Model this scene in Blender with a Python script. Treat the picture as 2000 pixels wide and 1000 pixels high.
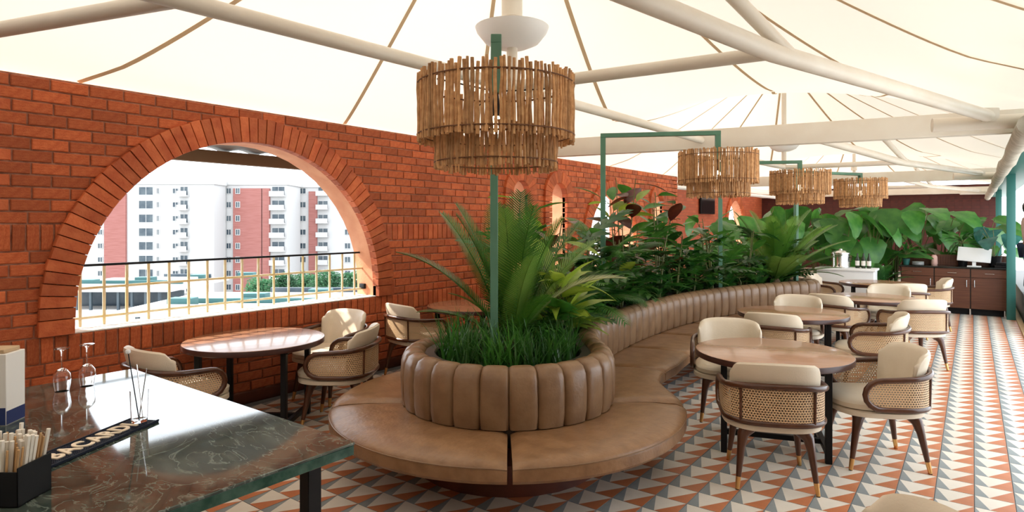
import bpy, bmesh, math, random
from mathutils import Vector, Matrix, Euler
R = random.Random(7)
pi = math.pi
sc = bpy.context.scene
COL = sc.collection
for o in list(bpy.data.objects): bpy.data.objects.remove(o)

# ------------------------------------------------------------------ camera, sky, sun, exposure
F, H, HY = 1200.0, 1.75, 436.0
TH = math.atan2(900, F); CS, SN = math.cos(TH), math.sin(TH)
cd = bpy.data.cameras.new('camera'); cam = bpy.data.objects.new('camera', cd); COL.objects.link(cam)
cam.location = (0, 0, H); cam.rotation_euler = (pi/2, 0, TH)
cd.sensor_width = 36; cd.lens = 36*F/2000; cd.shift_y = -(500-HY)/2000; cd.clip_start = .05; cd.clip_end = 800
sc.camera = cam
w = bpy.data.worlds.new('sky'); sc.world = w; w.use_nodes = True
bg = w.node_tree.nodes['Background']; bg.inputs[0].default_value = (.86, .93, 1, 1); bg.inputs[1].default_value = 5.0
sd = bpy.data.lights.new('sun', 'SUN'); sun = bpy.data.objects.new('sun', sd); COL.objects.link(sun)
sd.energy = 12.0; sd.angle = .012; sd.color = (1, .93, .82)
sun.rotation_euler = Vector((.74, .27, -.60)).to_track_quat('-Z', 'Y').to_euler()
sc.view_settings.view_transform = 'Standard'; sc.view_settings.look = 'None'
sc.view_settings.exposure = -0.2; sc.view_settings.gamma = 1; sc.view_settings.use_curve_mapping = False

# ------------------------------------------------------------------ helpers
def camray(px, py):
    a = (px-1000)/F; return Vector((a*CS-SN, a*SN+CS, (HY-py)/F))
def onZ(px, py, z):
    r = camray(px, py); return r*((z-H)/r.z)+Vector((0, 0, H))
def atd(px, py, d): return camray(px, py)*d+Vector((0, 0, H))
def proj(p):
    xc = p[0]*CS+p[1]*SN; zc = -p[0]*SN+p[1]*CS
    if zc < .1: return None
    return (1000+F*xc/zc, HY-F*(p[2]-H)/zc, zc)

def mat(name, col, rough=.5, metal=0, vary=None, scale=5, bump=0, bscale=60, spec=.5, trans=0, detail=4, stretch=None, coat=0, ramp=(.35, .65), objrand=0, tint=False, sheen=0, ior=1.45):
    m = bpy.data.materials.new(name); m.use_nodes = True
    nt = m.node_tree; N = nt.nodes; L = nt.links; b = N['Principled BSDF']
    b.inputs['Base Color'].default_value = (*col, 1); b.inputs['Roughness'].default_value = rough
    b.inputs['Metallic'].default_value = metal; b.inputs['Specular IOR Level'].default_value = spec
    b.inputs['Transmission Weight'].default_value = trans; b.inputs['Coat Weight'].default_value = coat; b.inputs['IOR'].default_value = ior
    b.inputs['Coat Roughness'].default_value = .08
    out = None; co = None
    if vary or bump:
        tc = N.new('ShaderNodeTexCoord'); co = tc.outputs['Object']
        if stretch:
            mp = N.new('ShaderNodeMapping'); mp.inputs['Scale'].default_value = stretch; L.new(co, mp.inputs[0]); co = mp.outputs[0]
    if vary:
        nz = N.new('ShaderNodeTexNoise'); nz.inputs['Scale'].default_value = scale; nz.inputs['Detail'].default_value = detail; L.new(co, nz.inputs['Vector'])
        cr = N.new('ShaderNodeValToRGB'); cr.color_ramp.elements[0].position = ramp[0]; cr.color_ramp.elements[1].position = ramp[1]
        cr.color_ramp.elements[0].color = (*col, 1); cr.color_ramp.elements[1].color = (*vary, 1)
        L.new(nz.outputs['Fac'], cr.inputs[0]); out = cr.outputs[0]
    if objrand or tint:
        hs = N.new('ShaderNodeHueSaturation')
        if out: L.new(out, hs.inputs['Color'])
        else: hs.inputs['Color'].default_value = (*col, 1)
        oi = N.new('ShaderNodeObjectInfo'); src = oi.outputs['Random']
        if tint:
            at = N.new('ShaderNodeAttribute'); at.attribute_name = 'tint'
            ad = N.new('ShaderNodeMath'); ad.operation = 'ADD'; L.new(src, ad.inputs[0]); L.new(at.outputs['Fac'], ad.inputs[1])
            fr = N.new('ShaderNodeMath'); fr.operation = 'FRACT'; L.new(ad.outputs[0], fr.inputs[0]); src = fr.outputs[0]
        mr = N.new('ShaderNodeMapRange'); mr.inputs['To Min'].default_value = 1-objrand; mr.inputs['To Max'].default_value = 1+objrand*.6
        L.new(src, mr.inputs['Value']); L.new(mr.outputs[0], hs.inputs['Value']); out = hs.outputs[0]
    if out: L.new(out, b.inputs['Base Color'])
    if bump:
        n2 = N.new('ShaderNodeTexNoise'); n2.inputs['Scale'].default_value = bscale; n2.inputs['Detail'].default_value = 3; L.new(co, n2.inputs['Vector'])
        bp = N.new('ShaderNodeBump'); bp.inputs['Strength'].default_value = bump; bp.inputs['Distance'].default_value = .01
        L.new(n2.outputs['Fac'], bp.inputs['Height']); L.new(bp.outputs[0], b.inputs['Normal'])
    return m
def leafmat(name, col, col2, rough=.38, tl=.3):
    m = mat(name, col, rough, vary=col2, scale=3.0, objrand=.35)
    nt = m.node_tree; N = nt.nodes; L = nt.links; b = N['Principled BSDF']; o = N['Material Output']
    t = N.new('ShaderNodeBsdfTranslucent'); mx = N.new('ShaderNodeMixShader'); mx.inputs[0].default_value = tl
    src = b.inputs['Base Color'].links[0].from_socket
    hs = N.new('ShaderNodeHueSaturation'); hs.inputs['Value'].default_value = 1.5; L.new(src, hs.inputs['Color']); L.new(hs.outputs[0], t.inputs[0])
    L.new(b.outputs[0], mx.inputs[1]); L.new(t.outputs[0], mx.inputs[2]); L.new(mx.outputs[0], o.inputs[0])
    return m

class MB:
    def __init__(s): s.v = []; s.f = []; s.m = []; s.uv = {}; s.t = []; s.tv = 0.0
    def add(s, vs, fs, mi=0, M=None):
        b = len(s.v)
        s.v += [tuple(M @ Vector(p)) for p in vs] if M is not None else [tuple(p) for p in vs]
        for f in fs: s.f.append(tuple(b+i for i in f)); s.m.append(mi); s.t.append(s.tv)
        return s
    def box(s, a, b, mi=0, M=None, ch=0):
        x0, y0, z0 = a; x1, y1, z1 = b
        if ch == 0:
            v = [(x0,y0,z0),(x1,y0,z0),(x1,y1,z0),(x0,y1,z0),(x0,y0,z1),(x1,y0,z1),(x1,y1,z1),(x0,y1,z1)]
            return s.add(v, [(3,2,1,0),(4,5,6,7),(0,1,5,4),(1,2,6,5),(2,3,7,6),(3,0,4,7)], mi, M)
        bm = bmesh.new(); bmesh.ops.create_cube(bm, size=1)
        for q in bm.verts: q.co = Vector(((x0+x1)/2+q.co.x*(x1-x0), (y0+y1)/2+q.co.y*(y1-y0), (z0+z1)/2+q.co.z*(z1-z0)))
        bmesh.ops.bevel(bm, geom=bm.edges[:], offset=ch, segments=1 if ch < .004 else 2, affect='EDGES', profile=.5)
        bm.verts.index_update(); vs = [q.co[:] for q in bm.verts]; fs = [[q.index for q in f.verts] for f in bm.faces]; bm.free()
        return s.add(vs, fs, mi, M)
    def tube(s, pts, r, n=8, mi=0, closed=False, cap=True, M=None, flat=1.0):
        pts = [Vector(p) for p in pts]; k = len(pts); rs = r if isinstance(r, (list, tuple)) else [r]*k
        vs = []; fs = []; up = None
        for i, p in enumerate(pts):
            a = pts[i-1] if (i > 0 or closed) else p; b = pts[(i+1) % k] if (i < k-1 or closed) else p
            t = (b-a).normalized()
            if up is None:
                up = Vector((0, 0, 1)) if abs(t.z) < .9 else Vector((1, 0, 0))
            e1 = (up-t*up.dot(t))
            if e1.length < 1e-5: e1 = t.orthogonal()
            e1.normalize(); up = e1; e2 = t.cross(e1)
            for j in range(n):
                A = 2*pi*j/n; vs.append(p+(e1*math.cos(A)+e2*math.sin(A)*flat)*rs[i])
        for i in range(k if closed else k-1):
            for j in range(n):
                fs.append((i*n+j, i*n+(j+1) % n, ((i+1) % k)*n+(j+1) % n, ((i+1) % k)*n+j))
        if cap and not closed: fs += [tuple(range(n))[::-1], tuple((k-1)*n+j for j in range(n))]
        return s.add(vs, fs, mi, M)
    def lathe(s, prof, n=24, mi=0, c=(0, 0, 0), M=None):
        vs = []; fs = []
        for r, z in prof:
            for j in range(n): A = 2*pi*j/n; vs.append((c[0]+r*math.cos(A), c[1]+r*math.sin(A), c[2]+z))
        for i in range(len(prof)-1):
            for j in range(n): fs.append((i*n+j, i*n+(j+1) % n, (i+1)*n+(j+1) % n, (i+1)*n+j))
        if prof[0][0] > 1e-4: fs.append(tuple(range(n))[::-1])
        if prof[-1][0] > 1e-4: fs.append(tuple((len(prof)-1)*n+j for j in range(n)))
        return s.add(vs, fs, mi, M)
    def grid(s, P, mi=0, closeu=False, closev=False):
        nu = len(P); nv = len(P[0]); vs = [q for row in P for q in row]; fs = []
        for i in range(nu if closeu else nu-1):
            for j in range(nv if closev else nv-1):
                fs.append((i*nv+j, ((i+1) % nu)*nv+j, ((i+1) % nu)*nv+(j+1) % nv, i*nv+(j+1) % nv))
        return s.add(vs, fs, mi)
    def mesh(s, name, mats, smooth=True, tint=False, uv=None):
        me = bpy.data.meshes.new(name); me.from_pydata(s.v, [], s.f)
        for m in (mats if isinstance(mats, (list, tuple)) else [mats]): me.materials.append(m)
        me.polygons.foreach_set('material_index', s.m)
        if smooth:
            me.polygons.foreach_set('use_smooth', [True]*len(s.f))
            try: me.set_sharp_from_angle(angle=math.radians(40))
            except Exception: pass
        if tint:
            a = me.attributes.new('tint', 'FLOAT', 'FACE'); a.data.foreach_set('value', s.t)
        if uv:
            l = me.uv_layers.new(name='UVMap')
            for lp in me.loops: l.data[lp.index].uv = uv(s.v[lp.vertex_index])
        me.update(); return me
    def build(s, name, mats, parent=None, smooth=True, loc=None, tint=False, uv=None):
        return inst(name, s.mesh(name, mats, smooth, tint, uv), parent, loc)
def inst(name, me, parent=None, loc=None, rot=None, scl=None, M=None):
    o = bpy.data.objects.new(name, me); COL.objects.link(o)
    if parent: o.parent = parent
    if M is not None: o.matrix_local = M
    if loc is not None: o.location = loc
    if rot is not None: o.rotation_euler = rot
    if scl is not None: o.scale = scl if isinstance(scl, (tuple, list)) else (scl,)*3
    return o
def tag(o, label=None, cat=None, group=None, kind=None):
    if label: o['label'] = label
    if cat: o['category'] = cat
    if group: o['group'] = group
    if kind: o['kind'] = kind
    return o
def empty(name, loc=(0, 0, 0), rz=0, label=None, cat=None, group=None):
    o = bpy.data.objects.new(name, None); COL.objects.link(o); o.location = loc; o.rotation_euler = (0, 0, rz); o.empty_display_size = .1
    return tag(o, label, cat, group)
def copy_tree(o, parent=None):
    c = o.copy(); COL.objects.link(c)
    if parent: c.parent = parent
    for ch in list(o.children): copy_tree(ch, c)
    return c
def struct(o): o['kind'] = 'structure'; return o
def catmull(P, n=10, closed=False):
    P = [Vector(p) for p in P]; k = len(P); out = []
    for i in range(k if closed else k-1):
        g = lambda j: P[j % k] if closed else P[min(max(j, 0), k-1)]
        a, b, c_, d = g(i-1), g(i), g(i+1), g(i+2)
        for q in range(n):
            t = q/n
            out.append(.5*((2*b)+(c_-a)*t+(2*a-5*b+4*c_-d)*t*t+(3*b-a-3*c_+d)*t**3))
    if not closed: out.append(P[-1])
    return out
def resample(P, step, closed=False):
    P = list(P)+([P[0]] if closed else []); L = [0]
    for a, b in zip(P, P[1:]): L.append(L[-1]+(b-a).length)
    n = max(2, round(L[-1]/step)); out = []; j = 0
    for i in range(n+(0 if closed else 1)):
        s = L[-1]*i/n
        while j < len(L)-2 and L[j+1] < s: j += 1
        t = (s-L[j])/max(1e-9, L[j+1]-L[j]); out.append(P[j].lerp(P[j+1], t))
    return out

# ------------------------------------------------------------------ materials
MT = {}
MT['brick'] = mat('brick_red', (.43, .082, .022), .62, vary=(.55, .135, .042), scale=9, bump=.6, bscale=35, objrand=.30, tint=True, spec=.35)
MT['mortar'] = mat('mortar', (.26, .09, .05), .9, vary=(.42, .19, .12), scale=14, bump=.5)
MT['reveal'] = mat('arch_reveal_render', (.66, .27, .14), .8, vary=(.76, .36, .20), scale=4, bump=.3)
MT['plaster'] = mat('white_plaster', (.78, .76, .72), .8, vary=(.70, .67, .62), scale=3)
MT['darkred'] = mat('dark_red_boards', (.045, .007, .004), .55, vary=(.085, .013, .007), scale=3, stretch=(1, 1, 9))
MT['grout'] = mat('dark_grout', (.10, .10, .10), .8)
MT['t_grey'] = mat('tile_blue_grey', (.22, .25, .255), .42, vary=(.29, .32, .32), scale=6, objrand=.12, tint=True)
MT['t_white'] = mat('tile_cream', (.70, .64, .54), .40, vary=(.78, .72, .63), scale=6, objrand=.08, tint=True)
MT['t_orange'] = mat('tile_terracotta', (.47, .155, .06), .42, vary=(.56, .20, .085), scale=6, objrand=.12, tint=True)
MT['steel'] = mat('cream_painted_steel', (.76, .70, .60), .42, vary=(.70, .62, .51), scale=2)
MT['seam'] = mat('tan_seam_tape', (.60, .46, .30), .7)
MT['green'] = mat('sage_green_paint', (.085, .20, .13), .42, vary=(.10, .235, .155), scale=4)
MT['teal'] = mat('teal_green_paint', (.03, .15, .13), .45)
MT['stick'] = mat('dry_stick_wood', (.46, .23, .09), .7, vary=(.64, .36, .16), scale=30, bump=.5, bscale=50, objrand=.35, tint=True)
MT['twine'] = mat('dark_twine', (.16, .07, .03), .8)
MT['walnut'] = mat('walnut_stained_wood', (.050, .014, .005), .28, vary=(.10, .032, .011), scale=8, stretch=(1, 1, .25), coat=.3)
MT['brass'] = mat('brass_ferrule', (.72, .42, .16), .28, metal=1)
MT['black'] = mat('black_metal', (.008, .008, .009), .45, spec=.25)
MT['leath'] = mat('cream_leather', (.74, .64, .50), .42, vary=(.68, .575, .435), scale=3, bump=.12, bscale=120)
MT['leath2'] = mat('cream_seat_leather', (.70, .60, .46), .45, vary=(.64, .54, .41), scale=3, bump=.12, bscale=120)
MT['ttop'] = mat('brown_table_laminate', (.34, .16, .085), .26, vary=(.40, .20, .11), scale=5, stretch=(1, 9, 1), coat=.3)
MT['tedge'] = mat('dark_table_edge', (.05, .014, .008), .35)
MT['tan'] = mat('tan_bench_leather', (.20, .100, .042), .36, vary=(.285, .152, .070), scale=9, bump=.25, bscale=40, detail=6, spec=.55)
MT['tan2'] = mat('tan_backrest_leather', (.185, .100, .048), .38, vary=(.25, .145, .074), scale=6, bump=.2, bscale=40)
MT['gap'] = mat('dark_upholstery_gap', (.03, .017, .009), .8)
MT['plinth'] = mat('dark_red_plinth_wood', (.075, .018, .009), .45, vary=(.12, .03, .015), scale=5)
MT['soil'] = mat('dark_soil', (.018, .012, .008), .95, vary=(.05, .035, .022), scale=30, bump=1, bscale=40)
MT['cab'] = mat('cabinet_walnut', (.085, .026, .010), .45, vary=(.13, .043, .018), scale=5, stretch=(.4, 1, 12))
MT['chrome'] = mat('steel_handle', (.8, .8, .8), .2, metal=1)
MT['glass'] = mat('clear_glass', (1, 1, 1), .0, trans=1, ior=1.45)
MT['white'] = mat('white_plastic', (.85, .85, .84), .4)
MT['paper'] = mat('white_card', (.80, .76, .70), .7)
MT['kraft'] = mat('kraft_card', (.50, .34, .19), .75, vary=(.56, .39, .23), scale=6)
MT['blue'] = mat('navy_print', (.015, .03, .12), .5)
MT['skin'] = mat('skin_tone', (.42, .19, .11), .55)
MT['straw'] = mat('paper_sleeve', (.82, .76, .66), .75, objrand=.1)
MT['wood_pick'] = mat('pale_wood_stick', (.62, .36, .16), .6, objrand=.2)
MT['ink'] = mat('mat_lettering', (.80, .66, .48), .6)
MT['terra'] = mat('terracotta_pot', (.45, .17, .08), .7)
MT['bulb'] = mat('bulb_glass', (1, .9, .7), .2)
_b = MT['bulb'].node_tree.nodes['Principled BSDF']; _b.inputs['Emission Color'].default_value = (1, .82, .55, 1); _b.inputs['Emission Strength'].default_value = 6
# marble counter top: dark green brecciated stone with pale veins
def marble():
    m = mat('green_marble', (.03, .05, .045), .05, spec=.75, coat=.2); nt = m.node_tree; N = nt.nodes; L = nt.links; b = N['Principled BSDF']
    tc = N.new('ShaderNodeTexCoord'); mp = N.new('ShaderNodeMapping'); mp.inputs['Scale'].default_value = (1, 1.6, 1); mp.inputs['Rotation'].default_value = (0, 0, .6)
    L.new(tc.outputs['Object'], mp.inputs[0])
    n1 = N.new('ShaderNodeTexNoise'); n1.inputs['Scale'].default_value = 4; n1.inputs['Detail'].default_value = 9; n1.inputs['Distortion'].default_value = 1.8; L.new(mp.outputs[0], n1.inputs['Vector'])
    cr = N.new('ShaderNodeValToRGB'); L.new(n1.outputs['Fac'], cr.inputs[0]); E_ = cr.color_ramp.elements
    E_[0].position = .3; E_[0].color = (.018, .035, .03, 1); E_[1].position = .72; E_[1].color = (.10, .12, .095, 1)
    e = E_.new(.5); e.color = (.045, .06, .048, 1)
    n2 = N.new('ShaderNodeTexNoise'); n2.inputs['Scale'].default_value = 3; n2.inputs['Detail'].default_value = 7; n2.inputs['Distortion'].default_value = 3; L.new(mp.outputs[0], n2.inputs['Vector'])
    ab = N.new('ShaderNodeMath'); ab.operation = 'SUBTRACT'; ab.inputs[1].default_value = .5; L.new(n2.outputs['Fac'], ab.inputs[0])
    a2 = N.new('ShaderNodeMath'); a2.operation = 'ABSOLUTE'; L.new(ab.outputs[0], a2.inputs[0])
    c2 = N.new('ShaderNodeValToRGB'); c2.color_ramp.elements[0].position = 0; c2.color_ramp.elements[0].color = (1, 1, 1, 1); c2.color_ramp.elements[1].position = .018; c2.color_ramp.elements[1].color = (0, 0, 0, 1); L.new(a2.outputs[0], c2.inputs[0])
    mx = N.new('ShaderNodeMixRGB'); L.new(c2.outputs[0], mx.inputs[0]); L.new(cr.outputs[0], mx.inputs[1]); mx.inputs[2].default_value = (.16, .19, .16, 1)
    L.new(mx.outputs[0], b.inputs['Base Color']); return m
MT['marble'] = marble()
MT['marble_edge'] = mat('green_marble_edge', (.012, .055, .038), .15, vary=(.06, .13, .10), scale=14)
# tent membrane: thin translucent cloth
def membrane(nm='tent_membrane', c1=(.88, .82, .71), c2=(1.0, .885, .755), fac=.145):
    m = bpy.data.materials.new(nm); m.use_nodes = True; nt = m.node_tree; N = nt.nodes; L = nt.links
    d = N.new('ShaderNodeBsdfDiffuse'); d.inputs[0].default_value = (*c1, 1)
    t = N.new('ShaderNodeBsdfTranslucent'); t.inputs[0].default_value = (*c2, 1)
    mx = N.new('ShaderNodeMixShader'); mx.inputs[0].default_value = fac
    L.new(d.outputs[0], mx.inputs[1]); L.new(t.outputs[0], mx.inputs[2]); L.new(mx.outputs[0], N['Material Output'].inputs[0]); return m
MT['tent'] = membrane()
MT['seamt'] = membrane('seam_tape', (.62, .47, .30), (.80, .58, .36), .10)
# woven cane: round holes in a grid of strands (UV in metres)
def cane():
    m = mat('woven_cane', (.66, .45, .25), .5); nt = m.node_tree; N = nt.nodes; L = nt.links; b = N['Principled BSDF']
    uv = N.new('ShaderNodeUVMap'); sp = N.new('ShaderNodeSeparateXYZ'); L.new(uv.outputs[0], sp.inputs[0])
    def M2(op, a, bb):
        n = N.new('ShaderNodeMath'); n.operation = op
        for i, x in enumerate((a, bb)):
            if x is None: continue
            if isinstance(x, (int, float)): n.inputs[i].default_value = x
            else: L.new(x, n.inputs[i])
        return n.outputs[0]
    P = .0185
    v = M2('DIVIDE', sp.outputs[1], P*.86); row = M2('FLOOR', v, None); sh = M2('MULTIPLY', M2('MODULO', row, 2), .5)
    u = M2('ADD', M2('DIVIDE', sp.outputs[0], P), sh)
    du = M2('SUBTRACT', M2('FRACT', u, None), .5); dv = M2('SUBTRACT', M2('FRACT', v, None), .5)
    r = M2('SQRT', M2('ADD', M2('MULTIPLY', du, du), M2('MULTIPLY', dv, dv)), None)
    hole = M2('LESS_THAN', r, .21); rim = M2('LESS_THAN', r, .37)  # dark ring round each hole paints the shade inside the weave
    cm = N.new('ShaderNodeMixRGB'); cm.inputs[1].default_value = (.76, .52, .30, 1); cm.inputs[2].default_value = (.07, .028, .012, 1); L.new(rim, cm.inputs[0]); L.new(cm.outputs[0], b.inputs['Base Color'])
    tr = N.new('ShaderNodeBsdfTransparent'); mx = N.new('ShaderNodeMixShader'); L.new(hole, mx.inputs[0])
    L.new(b.outputs[0], mx.inputs[1]); L.new(tr.outputs[0], mx.inputs[2]); L.new(mx.outputs[0], N['Material Output'].inputs[0]); return m
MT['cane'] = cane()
MT['cycad'] = leafmat('cycad_green', (.030, .115, .012), (.075, .20, .022))
MT['cycad_l'] = leafmat('cycad_light_green', (.10, .22, .03), (.20, .32, .06))
MT['cycad_p'] = leafmat('cycad_pale', (.22, .25, .10), (.34, .34, .17))
MT['dkgreen'] = leafmat('deep_green_leaf', (.012, .065, .012), (.035, .13, .022), .3)
MT['mdgreen'] = leafmat('mid_green_leaf', (.030, .13, .018), (.08, .23, .03), .32)
MT['lime'] = leafmat('lime_leaf', (.24, .36, .03), (.40, .50, .07), .4)
MT['maroon'] = leafmat('maroon_leaf', (.05, .010, .008), (.12, .025, .012), .28)
MT['grass'] = leafmat('grass_blade', (.022, .10, .016), (.07, .21, .03), .4)
MT['big'] = leafmat('elephant_ear_leaf', (.035, .16, .025), (.09, .26, .045), .35)
MT['stem'] = mat('plant_stem', (.10, .12, .03), .6, vary=(.16, .15, .05), scale=8)
MT['trunk'] = mat('plant_trunk', (.10, .06, .03), .9, vary=(.17, .10, .05), scale=20, bump=.8)
MT['cyan_leaf'] = leafmat('teal_leaf', (.02, .11, .09), (.05, .19, .15), .35)

# ------------------------------------------------------------------ floor: printed cement tiles
TS = .205; TX0, TY0 = .008, 4.745
fl = MB(); fl.box((-7.2, -6, -.12), (.62, 27, -.003)); floor = struct(fl.build('floor', MT['grout'], smooth=False)); floor['label'] = 'patterned cement tile floor in orange cream and grey'
BC = Vector((-2.79, 3.67, 0))
def tile_geo(b, x, y, tv):
    g = .0022; x0, x1, y0, y1 = x+g, x+TS-g, y+g, y+TS-g; h = 0; q = .0015; lo = -.006; b.tv = tv
    px = x0+.37*(x1-x0)
    b.add([(x0,y0,h),(x1,y0,h),(x1,y1,h),(x0,y1,h),(px,y0,h)], [(3,0,4)], 0)
    b.add([(x0,y0,h),(x1,y0,h),(x1,y1,h),(x0,y1,h),(px,y0,h)], [(3,4,2)], 1)
    b.add([(x0,y0,h),(x1,y0,h),(x1,y1,h),(x0,y1,h),(px,y0,h)], [(4,1,2)], 2)
    b.add([(x0,y0,h),(x1,y0,h),(x1,y1,h),(x0,y1,h),(x0-q,y0-q,lo),(x1+q,y0-q,lo),(x1+q,y1+q,lo),(x0-q,y1+q,lo)], [(0,4,5,1),(1,5,6,2),(2,6,7,3),(3,7,4,0)], 0)
TMATS = [MT['t_grey'], MT['t_white'], MT['t_orange']]
tiles = []
for i in range(-35, 3):
    for j in range(-30, 108):
        x, y = TX0+i*TS, TY0+j*TS
        if x < -7.0 or x+TS > .64 or y > 26.38 or y < -1.5 or (x < -5.66 and y < 14.1): continue
        c_ = (x+TS/2, y+TS/2, 0); p = proj(c_); a = 0
        if p and -20 < p[0] < 2010 and p[1] < 1015:
            a = 1/p[2]**3
            if (Vector(c_)-BC).length < 1.15 or (-3.9 < c_[0] < -1.9 and c_[1] < 1.5): a = 0
            if p[0] < 650 and p[1] > 860 and p[0] < 430: a = 0
        tiles.append((a, x, y))
tiles.sort(reverse=True)
b0 = MB(); tile_geo(b0, 0, 0, 0.0); tme = b0.mesh('tile', TMATS, smooth=False, tint=True)
for a, x, y in tiles[:300]: inst('tile', tme, floor, (x, y, R.uniform(-.0004, .0004)))
b0 = MB()
for a, x, y in tiles[300:]: tile_geo(b0, x, y, R.random())
tag(b0.build('tile_field', TMATS, floor, smooth=False, tint=True), kind='stuff')
ed = MB(); ed.box((.625, -6, -.1), (.70, 27, .03), ch=.004); struct(ed.build('trim_1', MT['kraft']))
gd = MB(); gd.box((.70, -30, -.2), (60, 60, -.06)); struct(gd.build('ground_outside', MT['plaster'], smooth=False))

# ------------------------------------------------------------------ brick walls
WX, WT, ZT = -5.65, .34, 2.86
def wall_mesh(b, X, T, y0, y1, z0, z1, holes, axis='X', mi=(0, 1)):
    # slab along Y with front face at X, body towards -X; holes = (yc, hw, sill, spring)
    ys = {y0, y1}
    for yc, hw, sl, sp in holes:
        for k in range(25): ys.add(yc-hw*math.cos(pi*k/24))
    ys = sorted(ys)
    for a, c_ in zip(ys, ys[1:]):
        m = (a+c_)/2; h = next((q for q in holes if abs(m-q[0]) < q[1]), None)
        def pr(za0, za1, zb0, zb1):
            b.add([(X,a,za0),(X,c_,zb0),(X,c_,zb1),(X,a,za1),(X-T,a,za0),(X-T,c_,zb0),(X-T,c_,zb1),(X-T,a,za1)], [(0,1,2,3),(7,6,5,4)], mi[0])
            b.add([(X,a,za0),(X,c_,zb0),(X,c_,zb1),(X,a,za1),(X-T,a,za0),(X-T,c_,zb0),(X-T,c_,zb1),(X-T,a,za1)], [(3,2,6,7),(4,5,1,0)], mi[1])
        if not h: pr(z0, z1, z0, z1)
        else:
            yc, hw, sl, sp = h; f = lambda y: sp+math.sqrt(max(0, hw*hw-(y-yc)**2))
            pr(z0, sl, z0, sl); pr(f(a), z1, f(c_), z1)
    for yc, hw, sl, sp in holes:
        for s in (-1, 1):
            y = yc+s*hw; q = [(X,y,sl),(X-T,y,sl),(X-T,y,sp),(X,y,sp)]; b.add(q, [(0,1,2,3)], mi[1])
    for y in (y0, y1): b.add([(X,y,z0),(X-T,y,z0),(X-T,y,z1),(X,y,z1)], [(0,1,2,3)], mi[0])
A1 = (3.32, 1.53, .885, 1.01)             # the large arched window
HOLES = [A1, (7.72, .22, .95, 2.20), (8.82, .24, .95, 2.20), (10.85, 1.02, .92, 1.33), (12.95, .26, .95, 2.15)]
b0 = MB(); wall_mesh(b0, WX, WT, -5.0, 14.1, 0, ZT, HOLES)
wall_left = struct(b0.build('wall_left', [MT['mortar'], MT['reveal']], smooth=False)); wall_left['label'] = 'red brick wall with arched openings'
cands = []
def brick_rect(y0, y1, z0, z1, d=.0):
    for yc, hw, sl, sp in HOLES:
        rm = hw+(.13 if hw > .5 else .07); zn = min(max(sp, z0), z1)
        if z1 <= sl+.001: continue
        zz = z0 if z0 > sp else (sp if z1 > sp else z1)
        dz = max(0, zz-sp)
        if dz >= rm: continue
        hh = math.sqrt(rm*rm-dz*dz) if z0 > sp or z1 > sp else (hw+.1)
        if y1 <= yc-hh or y0 >= yc+hh: continue
        if y0 < yc-hh: y1 = yc-hh
        elif y1 > yc+hh: y0 = yc+hh
        else: return
    if y1-y0 < .025: return
    cands.append((y0, y1, z0, z1, d))
def courses(z0, z1, n, soldier=False):
    h = (z1-z0)/n
    for k in range(n):
        a = z0+k*h; y = -3.0-(.125 if k % 2 else 0)
        st = .088 if soldier else .25
        while y < 14.1:
            L_ = st*(1 if soldier else R.choice((1, 1, 1, .98, 1.03)))
            brick_rect(max(y, -3)+.006, min(y+L_, 14.1)-.006, a+.006, a+h-.006, R.uniform(0, .006)); y += L_
courses(.12, .68, 6); courses(.68, .885, 1, True); courses(.885, 1.54, 7); courses(1.54, 1.745, 1, True); courses(1.745, 2.85, 12)
sc_ = []
for c_ in cands:
    p = proj((WX, (c_[0]+c_[1])/2, (c_[2]+c_[3])/2)); a = 0
    if p and -10 < p[0] < 1330 and not (p[0] < 300 and p[1] > 780) and p[1] < 800:
        a = (c_[1]-c_[0])*(c_[3]-c_[2])/p[2]**3
        if 820 < p[0] < 1118 and p[1] < 340: a *= .05
    sc_.append((a, c_))
sc_.sort(key=lambda q: -q[0])
u = MB(); u.box((-.5, -.5, -.5), (.5, .5, .5)); bm = bmesh.new()
bmesh.ops.create_cube(bm, size=1)
for q in bm.verts:
    pass
bme = MB(); ch = .06
bme.add([(-.5,-.5,-.5),(-.5,.5,-.5),(-.5,.5,.5),(-.5,-.5,.5),(.35,-.5,-.5),(.35,.5,-.5),(.35,.5,.5),(.35,-.5,.5),(.5,-.47,-.42),(.5,.47,-.42),(.5,.47,.42),(.5,-.47,.42)],
        [(4,5,1,0),(5,6,2,1),(6,7,3,2),(7,4,0,3),(8,9,5,4),(9,10,6,5),(10,11,7,6),(11,8,4,7),(8,11,10,9)])
bm.free()
bme.f = [f[::-1] for f in bme.f]
brick_me = bme.mesh('brick', MT['brick'], smooth=False)
def brick_M(c_):
    y0, y1, z0, z1, d = c_
    return ((WX-.01+d*.5+.006, (y0+y1)/2, (z0+z1)/2), (.028+d, y1-y0, z1-z0))
for a, c_ in sc_[:300]:
    l, s = brick_M(c_); inst('brick', brick_me, wall_left, l, (R.uniform(-.012, .012), 0, R.uniform(-.006, .006)), s)
b0 = MB()
for a, c_ in sc_[300:]:
    l, s = brick_M(c_); b0.tv = R.random(); b0.add(bme.v, bme.f, 0, Matrix.Translation(l) @ Matrix.Diagonal((*s, 1)))
tag(b0.build('brick_field', MT['brick'], wall_left, smooth=False, tint=True), kind='stuff')
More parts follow.
